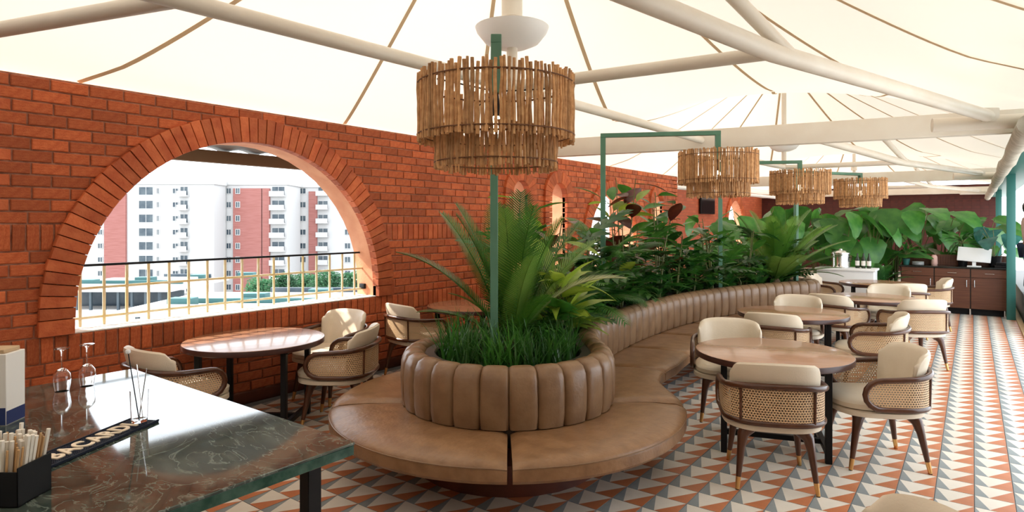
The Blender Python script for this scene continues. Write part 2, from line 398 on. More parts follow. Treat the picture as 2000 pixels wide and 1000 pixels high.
# arch rings, proud of the wall
def ring(yc, hw, sl, sp, wd, n, sep, proud=.055):
    bb = MB(); gap = .004
    def vous(p0, p1, q0, q1):   # inner a, inner b, outer a, outer b  (y,z)
        X0, X1 = WX-.05, WX+proud+R.uniform(-.004, .004)
        P = [p0, p1, q1, q0]; c_ = (sum(p[0] for p in P)/4, sum(p[1] for p in P)/4); k = .97
        v = [(X0, y, z) for y, z in P]+[(X1-.006, y, z) for y, z in P]+[(X1, c_[0]+(y-c_[0])*k, c_[1]+(z-c_[1])*k) for y, z in P]
        return v, [(0,1,5,4),(1,2,6,5),(2,3,7,6),(3,0,4,7),(4,5,9,8),(5,6,10,9),(6,7,11,10),(7,4,8,11),(8,9,10,11)]
    segs = []
    jl = sp-sl; nj = max(1, round(jl/.088)) if jl > .05 else 0
    for k in range(nj):
        za, zb = sl+jl*k/nj+gap, sl+jl*(k+1)/nj-gap
        for s in (-1, 1): segs.append(((yc+s*hw, za), (yc+s*hw, zb), (yc+s*(hw+wd), za), (yc+s*(hw+wd), zb)))
    for k in range(n):
        a0, a1 = pi*k/n+.0022, pi*(k+1)/n-.0022; o = R.uniform(-.006, .006)
        P = lambda r, a: (yc+r*math.cos(a), sp+r*math.sin(a))
        segs.append((P(hw-.004, a0), P(hw-.004, a1), P(hw+wd+o, a0), P(hw+wd+o, a1)))
    for sg in segs:
        v, f = vous(*sg)
        if sep: m_ = MB(); m_.add(v, f); m_.build('arch_brick', MT['brick'], wall_left, smooth=False)
        else: bb.tv = R.random(); bb.add(v, f)
    if not sep: tag(bb.build('arch_ring', MT['brick'], wall_left, smooth=False, tint=True), kind='stuff')
ring(*A1, .235, 58, True)
for q in HOLES[1:]: ring(*q, .24 if q[1] > .5 else .2, 40 if q[1] > .5 else 14, q[1] > .5)
b0 = MB(); b0.box((WX-WT, A1[0]-A1[1], A1[2]-.004), (WX+.004, A1[0]+A1[1], A1[2]+.008), ch=.003); b0.build('window_sill', MT['plaster'], wall_left)  # white colour stands in for sunlight on the sill top
b0 = MB(); b0.box((WX, -3, 0), (WX+.02, 14.1, .11), ch=.004); struct(b0.build('baseboard_left', MT['plinth']))
# stub wall behind camera side is open; second left wall further back
b0 = MB(); wall_mesh(b0, -7.0, .3, 14.1, 26.6, 0, 2.95, [(23, .9, .95, 1.68)])
b0.box((-7.3, 13.8, 0), (WX, 14.1, ZT))
bk = mat('far_brick', (.40, .075, .022), .65)
nt = bk.node_tree; bt = nt.nodes.new('ShaderNodeTexBrick'); bt.inputs['Scale'].default_value = 1; bt.inputs['Brick Width'].default_value = .25; bt.inputs['Row Height'].default_value = .09; bt.inputs['Mortar Size'].default_value = .005
bt.inputs['Color1'].default_value = (.38, .07, .022, 1); bt.inputs['Color2'].default_value = (.48, .11, .04, 1); bt.inputs['Mortar'].default_value = (.25, .08, .04, 1)
tc = nt.nodes.new('ShaderNodeTexCoord'); mp = nt.nodes.new('ShaderNodeMapping'); mp.inputs['Rotation'].default_value = (pi/2, 0, pi/2)
sx = nt.nodes.new('ShaderNodeSeparateXYZ'); cx = nt.nodes.new('ShaderNodeCombineXYZ'); nt.links.new(tc.outputs['Object'], sx.inputs[0]); nt.links.new(sx.outputs[1], cx.inputs[0]); nt.links.new(sx.outputs[2], cx.inputs[1])
nt.links.new(cx.outputs[0], bt.inputs['Vector']); nt.links.new(bt.outputs['Color'], nt.nodes['Principled BSDF'].inputs['Base Color'])
struct(b0.build('wall_left_far', [bk, MT['reveal']], smooth=False))
def ring_at(X, yc, hw, sp, wd, par):
    bb = MB()
    for k in range(26):
        a0, a1 = pi*k/26+.004, pi*(k+1)/26-.004; P = lambda r, a, x: (x, yc+r*math.cos(a), sp+r*math.sin(a)); bb.tv = R.random()
        v = [P(r, a, x) for x in (X-.02, X+.05) for r, a in ((hw, a0), (hw, a1), (hw+wd, a1), (hw+wd, a0))]
        bb.add(v, [(4,5,6,7),(0,1,5,4),(1,2,6,5),(2,3,7,6),(3,0,4,7)])
    tag(bb.build('arch_ring', MT['brick'], par, smooth=False, tint=True), kind='stuff')
ring_at(-7.0, 23, .9, 1.68, .24, bpy.data.objects['wall_left_far'])
b0 = MB(); b0.box((-7.3, 26.6, 0), (.7, 26.9, 3.1)); wb = struct(b0.build('wall_back', MT['darkred'], smooth=False))
for k in range(32):
    bb = MB(); bb.box((-.125+.004, -.012, 0), (.125-.004, 0, 2.675), ch=.003)
    if k == 0: bme2 = bb.mesh('plank', MT['darkred'])
    inst('plank', bme2, wb, (-7.0+.125+k*.24, 26.6, .1))
b0 = MB(); b0.box((-5.99, -5.3, 0), (2.2, -5, 4.3)); struct(b0.build('wall_front', MT['plaster'], smooth=False))
b0 = MB(); b0.box((2.0, -5, -.1), (2.2, 4.5, 4.3)); struct(b0.build('wall_right', MT['plaster'], smooth=False))
b0 = MB(); b0.box((.7, -5, -.1), (2.0, 4.5, 0)); struct(b0.build('floor_side', MT['grout'], smooth=False))
b0 = MB(); b0.box((.9, -5, 2.98), (2.2, 4.6, 3.1)); struct(b0.build('ceiling_side', MT['plaster'], smooth=False))
b0 = MB(); b0.box((-7.0, 26.3, 2.78), (.484, 26.6, 3.0), ch=.01); struct(b0.build('trim_2', MT['steel']))

# ------------------------------------------------------------------ tent roof
BAYS = [-5, 4, 13, 22]; XM = -3.0; XL, XR = -5.75, .95; YE = (-5, 26.6)
def tentZ(x, y):
    yb = min(BAYS, key=lambda q: abs(q-y)); v = min(1, abs(y-yb)/4.5)
    u_ = min(1, (XM-x)/(XM-XL) if x < XM else (x-XM)/(XR-XM))
    e = 2.875 if x < XM else 2.875+.12*u_
    rr = min(1, (u_**2+v**2)**.5)
    return e+.62*(1-u_*u_)+1.5*(1-rr)**1.35
nx, ny = 56, 150; P = []
for j in range(ny+1):
    y = YE[0]+(YE[1]-YE[0])*j/ny
    P.append([(XL+(XR-XL)*i/nx, y, tentZ(XL+(XR-XL)*i/nx, y)) for i in range(nx+1)])
b0 = MB(); b0.grid(P); ceiling = struct(b0.build('ceiling', MT['tent'])); ceiling['label'] = 'cream tensile fabric tent roof'
b0 = MB(); P = []
for j in range(60):     # the strip of roof over the set-back far wall
    y = 14.1+12.5*j/59; P.append([(-7.35, y, 2.95), (XL, y, 2.90)])
b0.grid(P); struct(b0.build('ceiling_far', MT['tent']))
def seam(x0, y0, x1, y1, wd=.022, n=28):
    bb = MB(); d = Vector((x1-x0, y1-y0)); nrm = Vector((-d.y, d.x)).normalized()*wd; P = []
    for k in range(n+1):
        t = k/n; x, y = x0+d.x*t, y0+d.y*t
        P.append([(x+nrm.x*q, y+nrm.y*q, tentZ(x+nrm.x*q, y+nrm.y*q)-.012) for q in (-1, -.33, .33, 1)])
    bb.grid(P); bb.build('seam', MT['seamt'], ceiling)
for yb in (4, 13, 22):
    for dy in (-2.15, .45, 2.7): seam(XM-.12, yb+dy*.06, XL+.03, yb+dy)
    for dy in (-3.0, -.6, 1.8, 3.7): seam(XM+.12, yb+dy*.05, XR-.03, yb+dy)
    for dx in (-1.4, .9, 2.4):
        seam(XM+dx*.05, yb+.2, XM+dx, yb+4.48)
        if yb > 4: seam(XM+dx*.05, yb-.2, XM+dx, yb-4.48)
# steel frame per bay
def tent_frame(yb, label, near):
    e = empty('tent_frame', (XM, yb, 0), 0, label, 'roof frame', 'steel frames carrying the tent roof')
    g = lambda *ps: [Vector(p)-Vector((XM, yb, 0)) for p in ps]
    def part(nm, pts, r, n=14): bb = MB(); bb.tube(g(*pts), r, n); return bb.build(nm, MT['steel'], e)
    ZL = 2.86
    m = part('mast', [(XM, yb, ZL-.12), (XM, yb, 3.55), (XM, yb, tentZ(XM, yb)-.03)], .045)
    bb = MB(); bb.lathe([(.06, 3.42), (.085, 3.42), (.085, 3.66), (.105, 3.66), (.105, 3.68), (.06, 3.68)], 20); bb.build('collar', MT['steel'], e)
    bb = MB(); bb.lathe([(.02, 3.17), (.13, 3.18), (.22, 3.22), (.285, 3.30), (.30, 3.34), (.28, 3.335), (.2, 3.26), (.02, 3.21)], 36); bb.build('dish', MT['white'], e)
    part('tube', [(XM, yb, ZL), (XM-.1, yb-4.45, ZL-.06)], .046)
    if near: part('tube', [(XM-.06, yb-2.62, ZL-.04), (-5.6, yb-3.32, ZL-.02)], .042)
    part('tube', [(XM, yb, ZL), (XM+.05, yb+4.45, ZL+.02)], .046)
    J = (XM+1.96, yb+.22, ZL)
    part('tube', [(XM, yb, ZL), J], .046)
    bkp = (.13, yb+4.05, 2.86)
    up = Vector(J)-(Vector(bkp)-Vector(J))*.72; up.z = ZL+.18
    part('rafter', [tuple(up), J, bkp], .062)
    part('brace', [(J[0]+.06, J[1]+.16, J[2]+.02), (J[0]-.30, J[1]-.90, J[2]+.50)], .045)
    part('tube', [(.0-.35, yb+3.98, 2.80), (.53, yb+4.19, 2.80)], .075)
    bb = MB(); bb.box((-.08, -.05, -.06), (.08, .05, .08), ch=.01, M=Matrix.Translation(Vector(bkp)-Vector((XM, yb, 0))) @ Matrix.Rotation(.6, 4, 'Z')); bb.build('bracket', MT['steel'], e)
    return e
tent_frame(4, 'steel mast and tubes with white dish above the largest stick lamp', True)
tent_frame(13, 'steel mast and tubes of the middle tent bay beyond the first cross beam', False)
tent_frame(22, 'steel mast and tubes of the far tent bay before the dark red wall', False)
for (Y0, Y1, lb) in ((7.75, 9.0, 'cream box beam across the room behind the largest stick lamp'), (17.4, 18.0, 'cream box beam across the room above the wooden service cabinet')):
    bb = MB(); a, c_ = Vector((-5.9 if Y0 < 10 else -7.2, Y0, 0)), Vector((.56, Y1-(Y1-Y0)*.065, 0)); ang = math.atan2(c_.y-a.y, c_.x-a.x)
    M = Matrix.Translation((a.x, a.y, 2.76)) @ Matrix.Rotation(ang, 4, 'Z')
    bb.box((0, -.07, 0), ((c_-a).length, .07, .26), ch=.008, M=M); tag(bb.build('roof_beam', MT['steel']), lb, 'beam', 'cream cross beams under the tent')
bb = MB(); bb.tube([(-5.75, 14.2, 2.62), (-5.75, 26.3, 2.70)], .05); tag(bb.build('eave_pipe', MT['white']), 'white pipe under the tent edge past the brick corner', 'pipe')

# ------------------------------------------------------------------ serpentine bench with planter
bench = empty('serpentine_bench', BC, 0, 'tan leather serpentine bench with channel-tufted back wrapped round a planter', 'bench')
RR = .785
pts = [(-1.98, 10.72), (-2.24, 10.2), (-2.67, 9.1), (-2.93, 7.75), (-2.93, 6.3), (-2.76, 5.15), (-2.52, 4.58)]
for d in range(45, -226, -15): pts.append((BC.x+RR*math.cos(math.radians(d)), BC.y+RR*math.sin(math.radians(d))))
pts += [(-3.72, 5.1), (-4.0, 6.3), (-4.0, 7.75), (-3.76, 9.2), (-3.3, 10.4), (-2.9, 11.0), (-2.4, 11.2), (-2.02, 11.02)]
out = resample(catmull([Vector((x, y, 0)) for x, y in pts], 8, True), .19, True)
NO = len(out)
nor = []
for i in range(NO):
    t = (out[(i+1) % NO]-out[i-1]).normalized(); nor.append(Vector((-t.y, t.x, 0)))
# outline runs clockwise seen from above? choose outward sign using the ring front
k0 = min(range(NO), key=lambda i: (out[i]-(BC+Vector((0, -RR, 0)))).length)
sg = 1 if nor[k0].y < 0 else -1
nor = [n*sg for n in nor]
def lerp_on(i, t):
    a, b = out[i % NO], out[(i+1) % NO]
    p0, p3 = out[(i-1) % NO], out[(i+2) % NO]
    p = .5*((2*a)+(b-p0)*t+(2*p0-5*a+4*b-p3)*t*t+(3*a-p0-3*b+p3)*t**3)
    return p, nor[i % NO].lerp(nor[(i+1) % NO], t).normalized()
# (offset outward, z) profile of the back pad
prof = [(-.045, .44), (-.012, .455), (0, .52), (.004, .66), (-.004, .765), (-.030, .815), (-.075, .838), (-.125, .832), (-.160, .805), (-.172, .76), (-.172, .60)]
for i in range(NO):
    P = []
    for t in (.0, .03, .12, .3, .5, .7, .88, .97, 1.0):
        p, n = lerp_on(i, t); q = min(1, (min(t, 1-t)/.22)); bul = .034*math.sqrt(max(0, 1-(1-q)**2))-.027
        row = []
        for j, (o, z) in enumerate(prof):
            # bulge pushes along profile normal (outward from the pad's core)
            core = Vector((-.086, .62 if z < .7 else .75)); d = Vector((o, z))-core; d = d.normalized() if d.length else Vector((1, 0))
            if z < .5: d = Vector((1, 0))
            oo, zz = o+d.x*bul, z+d.y*bul*.7
            row.append(tuple(p+n*oo+Vector((0, 0, zz))-BC))
        P.append(row)
    b0 = MB(); b0.grid(P); b0.build('back_channel', MT['tan2'], bench)
# dark core behind channels, planter inner liner, soil
def sweep(prof_, name, m_, i0=0, i1=None, closed=True, offs=0):
    b0 = MB(); P = []
    for i in range(NO): P.append([tuple(out[i]+nor[i]*o+Vector((0, 0, z))-BC) for o, z in prof_])
    b0.grid(P, closeu=True); return b0.build(name, m_, bench)
sweep([(-.03, .34), (-.028, .50), (-.028, .74), (-.05, .79), (-.086, .80), (-.13, .795), (-.15, .76), (-.15, .5)], 'back_core', MT['gap'])
sweep([(-.168, .80), (-.235, .80), (-.245, .79), (-.25, .60)], 'planter_rim', mat('grey_planter_rim', (.05, .042, .034), .5))
sweep([(-.09, .0), (-.09, .335), (.25, .335)], 'plinth', MT['plinth'])
# soil strip: fill between outline and its centre line
b0 = MB(); b0.add([tuple(out[i]-nor[i]*.24+Vector((0, 0, .72))-BC) for i in range(NO)], [tuple(range(NO))])
so = b0.build('soil', MT['soil'], bench); bmx = bmesh.new(); bmx.from_mesh(so.data); bmesh.ops.triangulate(bmx, faces=bmx.faces[:]); bmx.to_mesh(so.data); bmx.free()
# seat cushions, from the far right end round the ring to its back left
iend = max(i for i in range(NO) if (out[i]-BC).length < .95 and out[i].y > BC.y and out[i].x < BC.x) if True else 0
def wseat(p):
    d = (p-BC).length
    return .505 if d < .95 else .505+.12*min(1, (d-.95)/.8)
i_far = 0
cut = [i_far]
front = min(range(NO), key=lambda i: (out[i]-(BC+Vector((.60, -.80, 0))*RR)).length)   # seam facing the counter
fwd = Vector((-SN, CS, 0)); front = min(range(NO), key=lambda i: (out[i]-(BC-fwd*RR)).length)
step = 6
k = front
while k-step > 3: k -= step+ (0 if (out[k]-BC).length < 1.0 else -1); cut.append(k)
k = front; cut.append(front)
while k+step < iend: k += step; cut.append(k)
cut.append(iend); cut = sorted(set(cut))
for a, c_ in zip(cut, cut[1:]):
    if c_-a < 2: continue
    P = []; S = 26
    for q in range(S+1):
        t = a+(c_-a)*q/S; e = min(q, S-q); gp = .006
        if q == 0: t += .05
        if q == S: t -= .05
        p, n = lerp_on(int(t), t-int(t)); wd = wseat(p)
        dn = .022 if e == 0 else (.006 if e == 1 else 0)
        pf = [(-.06, .33), (-.06, .445-dn), (.05, .452-dn), (wd*.5, .460-dn), (wd-.06, .452-dn), (wd-.022, .440-dn), (wd-.006, .428-dn), (wd-.002-dn*.3, .42-dn*.5), (wd, .405), (wd, .35), (wd-.02, .328), (wd-.08, .325), (.0, .325)]
        P.append([tuple(p+n*o+Vector((0, 0, z))-BC) for o, z in pf])
    b0 = MB(); b0.grid(P, closev=True); b0.add(P[0], [tuple(range(len(P[0])))]); b0.add(P[-1], [tuple(range(len(P[0])))[::-1]])
    cu = b0.build('seat_cushion', MT['tan'], bench)
    b0 = MB(); b0.tube([r[7] for r in P], .0045, 6); b0.build('piping', MT['tan2'], cu)
p, n = out[front]-nor[front]*.088, nor[front]
tg = MB(); tg.box((-.012, -.001, -.03), (.012, .002, .03), 0); 
for q in range(4): tg.box((-.008, .002, -.022+q*.012), (.008-.003*(q % 2), .0025, -.017+q*.012), 1)
o = tg.build('price_tag', [MT['white'], MT['black']], bench, smooth=False, loc=tuple(p+n*.006+Vector((.05, .03, .25))-BC)); o.rotation_euler = (0, 0, math.atan2(n.y, n.x)-pi/2)

# ------------------------------------------------------------------ tables
def table(x, y, label, group=None, r=.58, h=.74, rz=0.0):
    e = empty('dining_table', (x, y, 0), rz, label, 'table', group)
    b0 = MB(); b0.lathe([(r-.006, h-.048), (r, h-.043), (r, h-.006), (r-.003, h-.002)], 64, 1); b0.lathe([(r-.003, h-.002), (r-.010, h), (.001, h)], 64, 0); b0.build('table_top', [MT['ttop'], MT['tedge']], e)
    for sx in (-1, 1):
        for sy in (-1, 1):
            b0 = MB(); q = .36; b0.box((sx*q-.023, sy*.28-.023, .0), (sx*q+.023, sy*.28+.023, h-.045), ch=.003); b0.build('leg', MT['black'], e)
        b0 = MB(); b0.box((sx*.36-.02, -.26, .05), (sx*.36+.02, .26, .09), ch=.003); b0.build('foot_bar', MT['black'], e)
    b0 = MB(); b0.box((-.34, -.02, .05), (.34, .02, .09), ch=.003); b0.build('foot_bar', MT['black'], e)
    b0 = MB(); b0.box((-.40, -.30, h-.075), (.40, .30, h-.046), ch=.003); b0.build('apron', MT['black'], e)
    return e
GT = 'round dining tables'
table(-5.03, 2.96, 'round brown dining table under the large arched window', GT, rz=.628)
table(-4.93, 5.80, 'round brown dining table against the brick wall behind the planter ring', GT)
table(-1.27, 5.12, 'round brown dining table beside the bend of the tan bench', GT, rz=.314)
table(-1.64, 7.48, 'second round brown dining table along the bench counted from the counter', GT, rz=.209)
table(-1.12, 9.66, 'third round brown dining table along the aisle counted from the counter', GT, rz=.035)
table(-1.30, 12.1, 'round brown dining table past the end of the bench near the wooden cabinet', GT, rz=.1745)

# ------------------------------------------------------------------ chair prototype (front = +Y)
def chair_proto():
    e = empty('dining_chair', (0, 0, 0), 0, 'cream chair', 'chair', 'cream and cane armchairs')
    # U-shaped plan: superellipse back half
    def plan(s, sc_=1.0):   # s in [-1,1], arm front left -> back -> arm front right
        A = s*1.0; a = -pi/2+A*(pi*.5)      # angle around the back
        x = .315*sc_*math.copysign(abs(math.cos(a))**.75, math.cos(a))*(1); y = .30*sc_*math.sin(a)
        return x, y
    def U(t):   # t 0..1 along whole U with straight arms
        La, Lb = .26, .92; tot = 2*La+Lb; d = t*tot
        if d < La: return (-.315, .20-d, 0)
        if d > La+Lb: return (.315, -.06+(d-La-Lb), 0)
        a = pi+pi*(d-La)/Lb; c_, s_ = math.cos(a), math.sin(a)
        return (.315*math.copysign(abs(c_)**.8, c_), -.06+.245*math.copysign(abs(s_)**.8, s_), 0)
    zt = lambda t: .655+.045*math.sin(pi*t)**2; zb = lambda t: .455
    # frame loop: top rail, rounded front ends, bottom rail
    loop = []
    N_ = 34
    for k in range(N_+1):
        t = .08+.84*k/N_; x, y, _ = U(t); loop.append((x*1.03, y*1.03-.008, zt(t)))
    def endcap(s):
        xx = .322*s; r = (zt(.08)-zb(0))/2; zc = (zt(.08)+zb(0))/2; y0 = U(.08)[1]*1.03-.008
        return [(xx, y0+r*1.15*math.sin(pi*q/8), zc+r*math.cos(pi*q/8)) for q in range(1, 8)]
    loop += endcap(1)
    for k in range(N_+1):
        t = .92-.84*k/N_; x, y, _ = U(t); loop.append((x*1.0, y*1.0, zb(t)))
    loop += endcap(-1)[::-1]
    b0 = MB(); b0.tube(loop, .0205, 10, closed=True); b0.build('arm_frame', MT['walnut'], e)
    # cane panel with rounded ends
    P = []; UVs = {}
    n = 60; rows = 10
    y0 = U(.08)[1]; hh = (zt(.08)-zb(0))/2; zc0 = (zt(.08)+zb(0))/2; ext = hh*1.1
    cols = []
    for k in range(-7, n+8):
        if 0 <= k <= n:
            t = .08+.84*k/n; x, y, _ = U(t); cols.append((x*1.015, y*1.015-.004, zb(t), zt(t), None))
        else:
            q = (-k)/7 if k < 0 else (k-n)/7; s = -1 if k < 0 else 1
            h2 = hh*math.sqrt(max(0, 1-q*q)); cols.append((.318*s, y0+ext*q, zc0-h2, zc0+h2, None))
    arc = 0; last = None; uvl = {}
    grid = []
    for (x, y, za, zz, _) in cols:
        if last: arc += math.hypot(x-last[0], y-last[1])
        last = (x, y); row = []
        for j in range(rows+1):
            p = (x, y, za+(zz-za)*j/rows); row.append(p); uvl[(round(p[0], 5), round(p[1], 5), round(p[2], 5))] = (arc, p[2])
        grid.append(row)
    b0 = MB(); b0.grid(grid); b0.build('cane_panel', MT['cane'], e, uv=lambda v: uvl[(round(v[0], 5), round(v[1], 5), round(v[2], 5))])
    for t in (.36, .64):
        x, y, _ = U(t); b0 = MB(); b0.tube([(x*1.02, y*1.02-.004, zb(t)), (x*1.03, y*1.03-.008, zt(t))], .009, 8); b0.build('divider', MT['walnut'], e)
    # seat shell and cushion
    def seatring(sx, fy, z, inset=0):
        r = []
        for k in range(40):
            a = 2*pi*k/40; c_, s_ = math.cos(a), math.sin(a); ex = .62
            hx = .30*sx-inset-(.03 if s_ < 0 else 0)*abs(s_); hy = (.285+fy if s_ > 0 else .275)-inset
            r.append((hx*math.copysign(abs(c_)**ex, c_), .0+hy*math.copysign(abs(s_)**ex, s_), z))
        return r
    b0 = MB(); L_ = [seatring(1.03, .04, .385, .02), seatring(1.05, .045, .395), seatring(1.05, .045, .425), seatring(1.02, .04, .432, .01)]
    b0.grid(L_, closev=True); b0.add(L_[0], [tuple(range(40))[::-1]]); b0.add(L_[-1], [tuple(range(40))]); b0.build('seat_shell', MT['leath'], e)
    b0 = MB(); L_ = [seatring(.98, .035, .433, .012), seatring(1, .05, .443), seatring(1, .055, .475), seatring(.99, .05, .492, .012), seatring(.95, .02, .502, .05), seatring(.7, -.05, .506, .1)]
    b0.grid(L_, closev=True); b0.add(L_[-1], [tuple(range(40))]); b0.build('seat', MT['leath2'], e)
    # padded back: curved, taller in the middle, wraps to the arms
    outer = []; inner = []
    S = 18
    rows_ = []
    for k in range(S+1):
        q = -1+2*k/S; t = .5+.255*q; x, y, _ = U(t); 
        nx_, ny_ = -x, -(y+.02); l = math.hypot(nx_, ny_); nx_/=l; ny_/=l
        edge = abs(q)
        top = .850-.030*edge**2-.045*max(0, (edge-.82)/.18)**2
        th = .055*(1-.35*max(0, (edge-.85)/.15)**2)
        prof_ = []
        lean = -.055
        for (f_, o) in ((0, .045), (.25, .036), (.45, .022), (.62, .004), (.9, .002), (.97, .010), (1.0, .028), (.97, .046), (.9, .058), (.6, .066), (.3, .078), (0, .095)):
            z = .47+(top-.47)*f_; ofs = .022+o*(th/.055); ly = lean*max(0, (z-.62)/.23)
            prof_.append((x+nx_*ofs, y+ny_*ofs+ly, z))
        rows_.append(prof_)
    # rounded side ends
    def shrink(row, k_, toward):
        cx_ = sum(p[0] for p in row)/len(row); cy_ = sum(p[1] for p in row)/len(row)
        return [(cx_+(p[0]-cx_)*k_+toward[0], cy_+(p[1]-cy_)*k_+toward[1], p[2]-(.02 if k_ < .5 else .006)) for p in row]
    def dirn(a, b): d = (Vector(a)-Vector(b)).normalized(); return d
    d0 = dirn(rows_[0][2], rows_[1][2])*.016; d1 = dirn(rows_[-1][2], rows_[-2][2])*.016
    full = [shrink(rows_[0], .25, (d0.x*1.2, d0.y*1.2)), shrink(rows_[0], .8, (d0.x*.8, d0.y*.8))]+rows_+[shrink(rows_[-1], .8, (d1.x*.8, d1.y*.8)), shrink(rows_[-1], .25, (d1.x*1.2, d1.y*1.2))]
    b0 = MB(); b0.grid(full, closev=True); nn = len(rows_[0]); b0.add(full[0], [tuple(range(nn))]); b0.add(full[-1], [tuple(range(nn))[::-1]]); b0.build('back_cushion', MT['leath'], e)
    # legs with brass ferrules
    for sx in (-1, 1):
        for sy in (-1, 1):
            top = Vector((sx*.195, sy*.185, .392)); mid = Vector((sx*.215, sy*.215, .27)); ft = Vector((sx*.245, sy*.262, .0)); j = mid.lerp(ft, .70)
            b0 = MB(); b0.tube([top+Vector((-sx*.03, -sy*.01, 0)), top.lerp(mid, .4), mid, j], [.052, .036, .026, .0165], 10); lg = b0.build('leg', MT['walnut'], e)
            b0 = MB(); b0.tube([j, ft+Vector((0, 0, .004))], [.0172, .0135], 10); b0.tube([ft+Vector((0, 0, .006)), ft], [.0125, .0125], 10, 1); b0.build('ferrule', [MT['brass'], MT['black']], lg)
    return e
proto = chair_proto()
def chair(x, y, fx, fy, label, first=[True]):
    o = proto if first[0] else copy_tree(proto); first[0] = False
    o.location = (x, y, 0); o.rotation_euler = (0, 0, math.atan2(fy, fx)-pi/2); o['label'] = label; return o
chair(-4.859, 2.215, -.05, 1, 'cream and cane armchair between the marble counter and the window table')
chair(-4.482, 3.446, -.80, -.55, 'cream and cane armchair at the window table beside the tan bench')
chair(-5.18, 3.86, .15, -1, 'cream and cane armchair in the far corner of the window table by the brick wall')
chair(-5.15, 5.02, .15, 1, 'cream and cane armchair by the brick wall with bench planter in front of it')
chair(-1.12, 4.46, -.40, .91, 'cream and cane armchair with its back turned out at the table beside the bench bend')
chair(-.585, 5.265, -.870, -.492, 'cream and cane armchair on the aisle side of the table beside the bench bend')
chair(-1.765, 5.65, .324, -.946, 'cream and cane armchair pushed between bench seat and table at the bench bend')
chair(-1.66, 6.80, -.12, 1, 'cream and cane armchair standing between the first and second bench tables')
chair(-.83, 7.28, -1, -.12, 'cream and cane armchair on the aisle side of the second bench table')
chair(-1.74, 8.10, .05, -1, 'cream and cane armchair on the far side of the second bench table')
chair(-1.426, 8.957, .25, .97, 'cream and cane armchair between the second and third bench tables')
chair(-.587, 9.030, -.55, .83, 'cream and cane armchair on the tiled aisle at the third bench table')
chair(-1.0, 10.36, -.05, -1, 'cream and cane armchair on the far side of the third bench table')
chair(-.88, 11.2, -.45, .9, 'cream and cane armchair on the near side of the table by the cabinet')
chair(-.586, 12.357, -1, -.2, 'cream and cane armchair standing next to the wooden service cabinet')
chair(-2.075, 12.101, 1, -.05, 'cream and cane armchair beside the rounded end of the tan bench')
chair(-.22, 2.12, -.70, -.70, 'cream armchair alone on the aisle tiles showing only its back rim')

# ------------------------------------------------------------------ marble counter and what stands on it
CX0, CX1, CY0, CY1, CZ = -3.93, -1.92, -.35, 1.545, .90
ct = empty('marble_counter', (CX0+1, .6, 0), 0, 'dark green marble bar counter on black metal legs', 'counter'); co = Vector((CX0+1, .6, 0))
b0 = MB(); b0.box((CX0, CY0, CZ-.012), (CX1, CY1, CZ), 0, ch=.003); b0.build('counter_top', MT['marble'], ct, loc=-co)
b0 = MB(); b0.box((CX0+.003, CY0+.003, CZ-.05), (CX1-.003, CY1-.003, CZ-.012), 0, ch=.002); b0.build('counter_edge', MT['marble_edge'], ct, loc=-co)
for x, y in ((CX1-.16, CY1-.09), (CX0+.1, CY1-.09), (CX1-.16, .95), (CX1-.16, -.2), (CX0+.1, -.2)):
    b0 = MB(); b0.box((x-.03, y-.03, 0), (x+.03, y+.03, CZ-.05), ch=.003); b0.build('leg', MT['black'], ct, loc=-co)
b0 = MB(); b0.box((CX0+.1, -.22, CZ-.11), (CX1-.16, -.17, CZ-.05)); b0.box((CX0+.1, CY1-.11, CZ-.11), (CX1-.16, CY1-.07, CZ-.05)); b0.build('under_frame', MT['black'], ct, smooth=False, loc=-co)
# wine glasses upside down
def wine_glass(px, py, label):
    p = onZ(px, py, CZ); e = empty('wine_glass', p, 0, label, 'glass', 'upturned wine glasses')
    b0 = MB(); b0.lathe([(.030, .0), (.036, .03), (.0395, .06), (.036, .088), (.022, .108), (.006, .118), (.0035, .105), (.019, .105), (.0335, .087), (.037, .06), (.0335, .03), (.0285, .0)], 32); b0.build('bowl', MT['glass'], e)
    b0 = MB(); b0.lathe([(.005, .112), (.0038, .125), (.0036, .17), (.005, .198), (.012, .210), (.034, .216), (.034, .219), (.001, .221)], 28); b0.build('stem_and_foot', MT['glass'], e)
wine_glass(121, 764, 'upturned wine glass next to the carton on the marble counter')
wine_glass(170, 754, 'upturned wine glass further from the carton on the marble counter')
# mixing glass with stirrers
p = onZ(272, 827, CZ)+Vector((0, 0, .0087)); e = empty('mixing_glass', p, 0, 'tall clear glass holding bar stirrers on the counter', 'glass')
b0 = MB(); b0.lathe([(.030, 0), (.031, .005), (.036, .135), (.0345, .135), (.0295, .012), (.001, .010)], 32); b0.build('tumbler', MT['glass'], e)
for k, (r0, f0, r1, f1, l) in enumerate(((.006, -.011, -.040, -.013, .30), (.014, .004, -.014, .005, .24), (-.010, .017, .020, .019, .22))):
    st = tag(empty('bar_stirrer', p, TH), ('bar stirrer with white knob leaning in the tall glass', 'plain bar stirrer leaning in the tall glass', 'short bar stirrer leaning in the tall glass')[k], 'stirrer', 'stirrers in the tall glass')
    b0 = MB(); b0.tube([(r0, f0, .0125), (r1, f1, l)], .0022, 8); b0.build('rod', MT['black'] if k == 0 else MT['chrome'], st)
    q = .0045 if k else .011
    b0 = MB(); b0.lathe([(.001, -q*1.1), (q*.8, -q*.7), (q, 0), (q*.75, q*.6), (.001, q*.75)], 14, c=(r1, f1, l) if k == 0 else (r0, f0, .019)); b0.build('knob', MT['white'] if k == 0 else MT['chrome'], st)
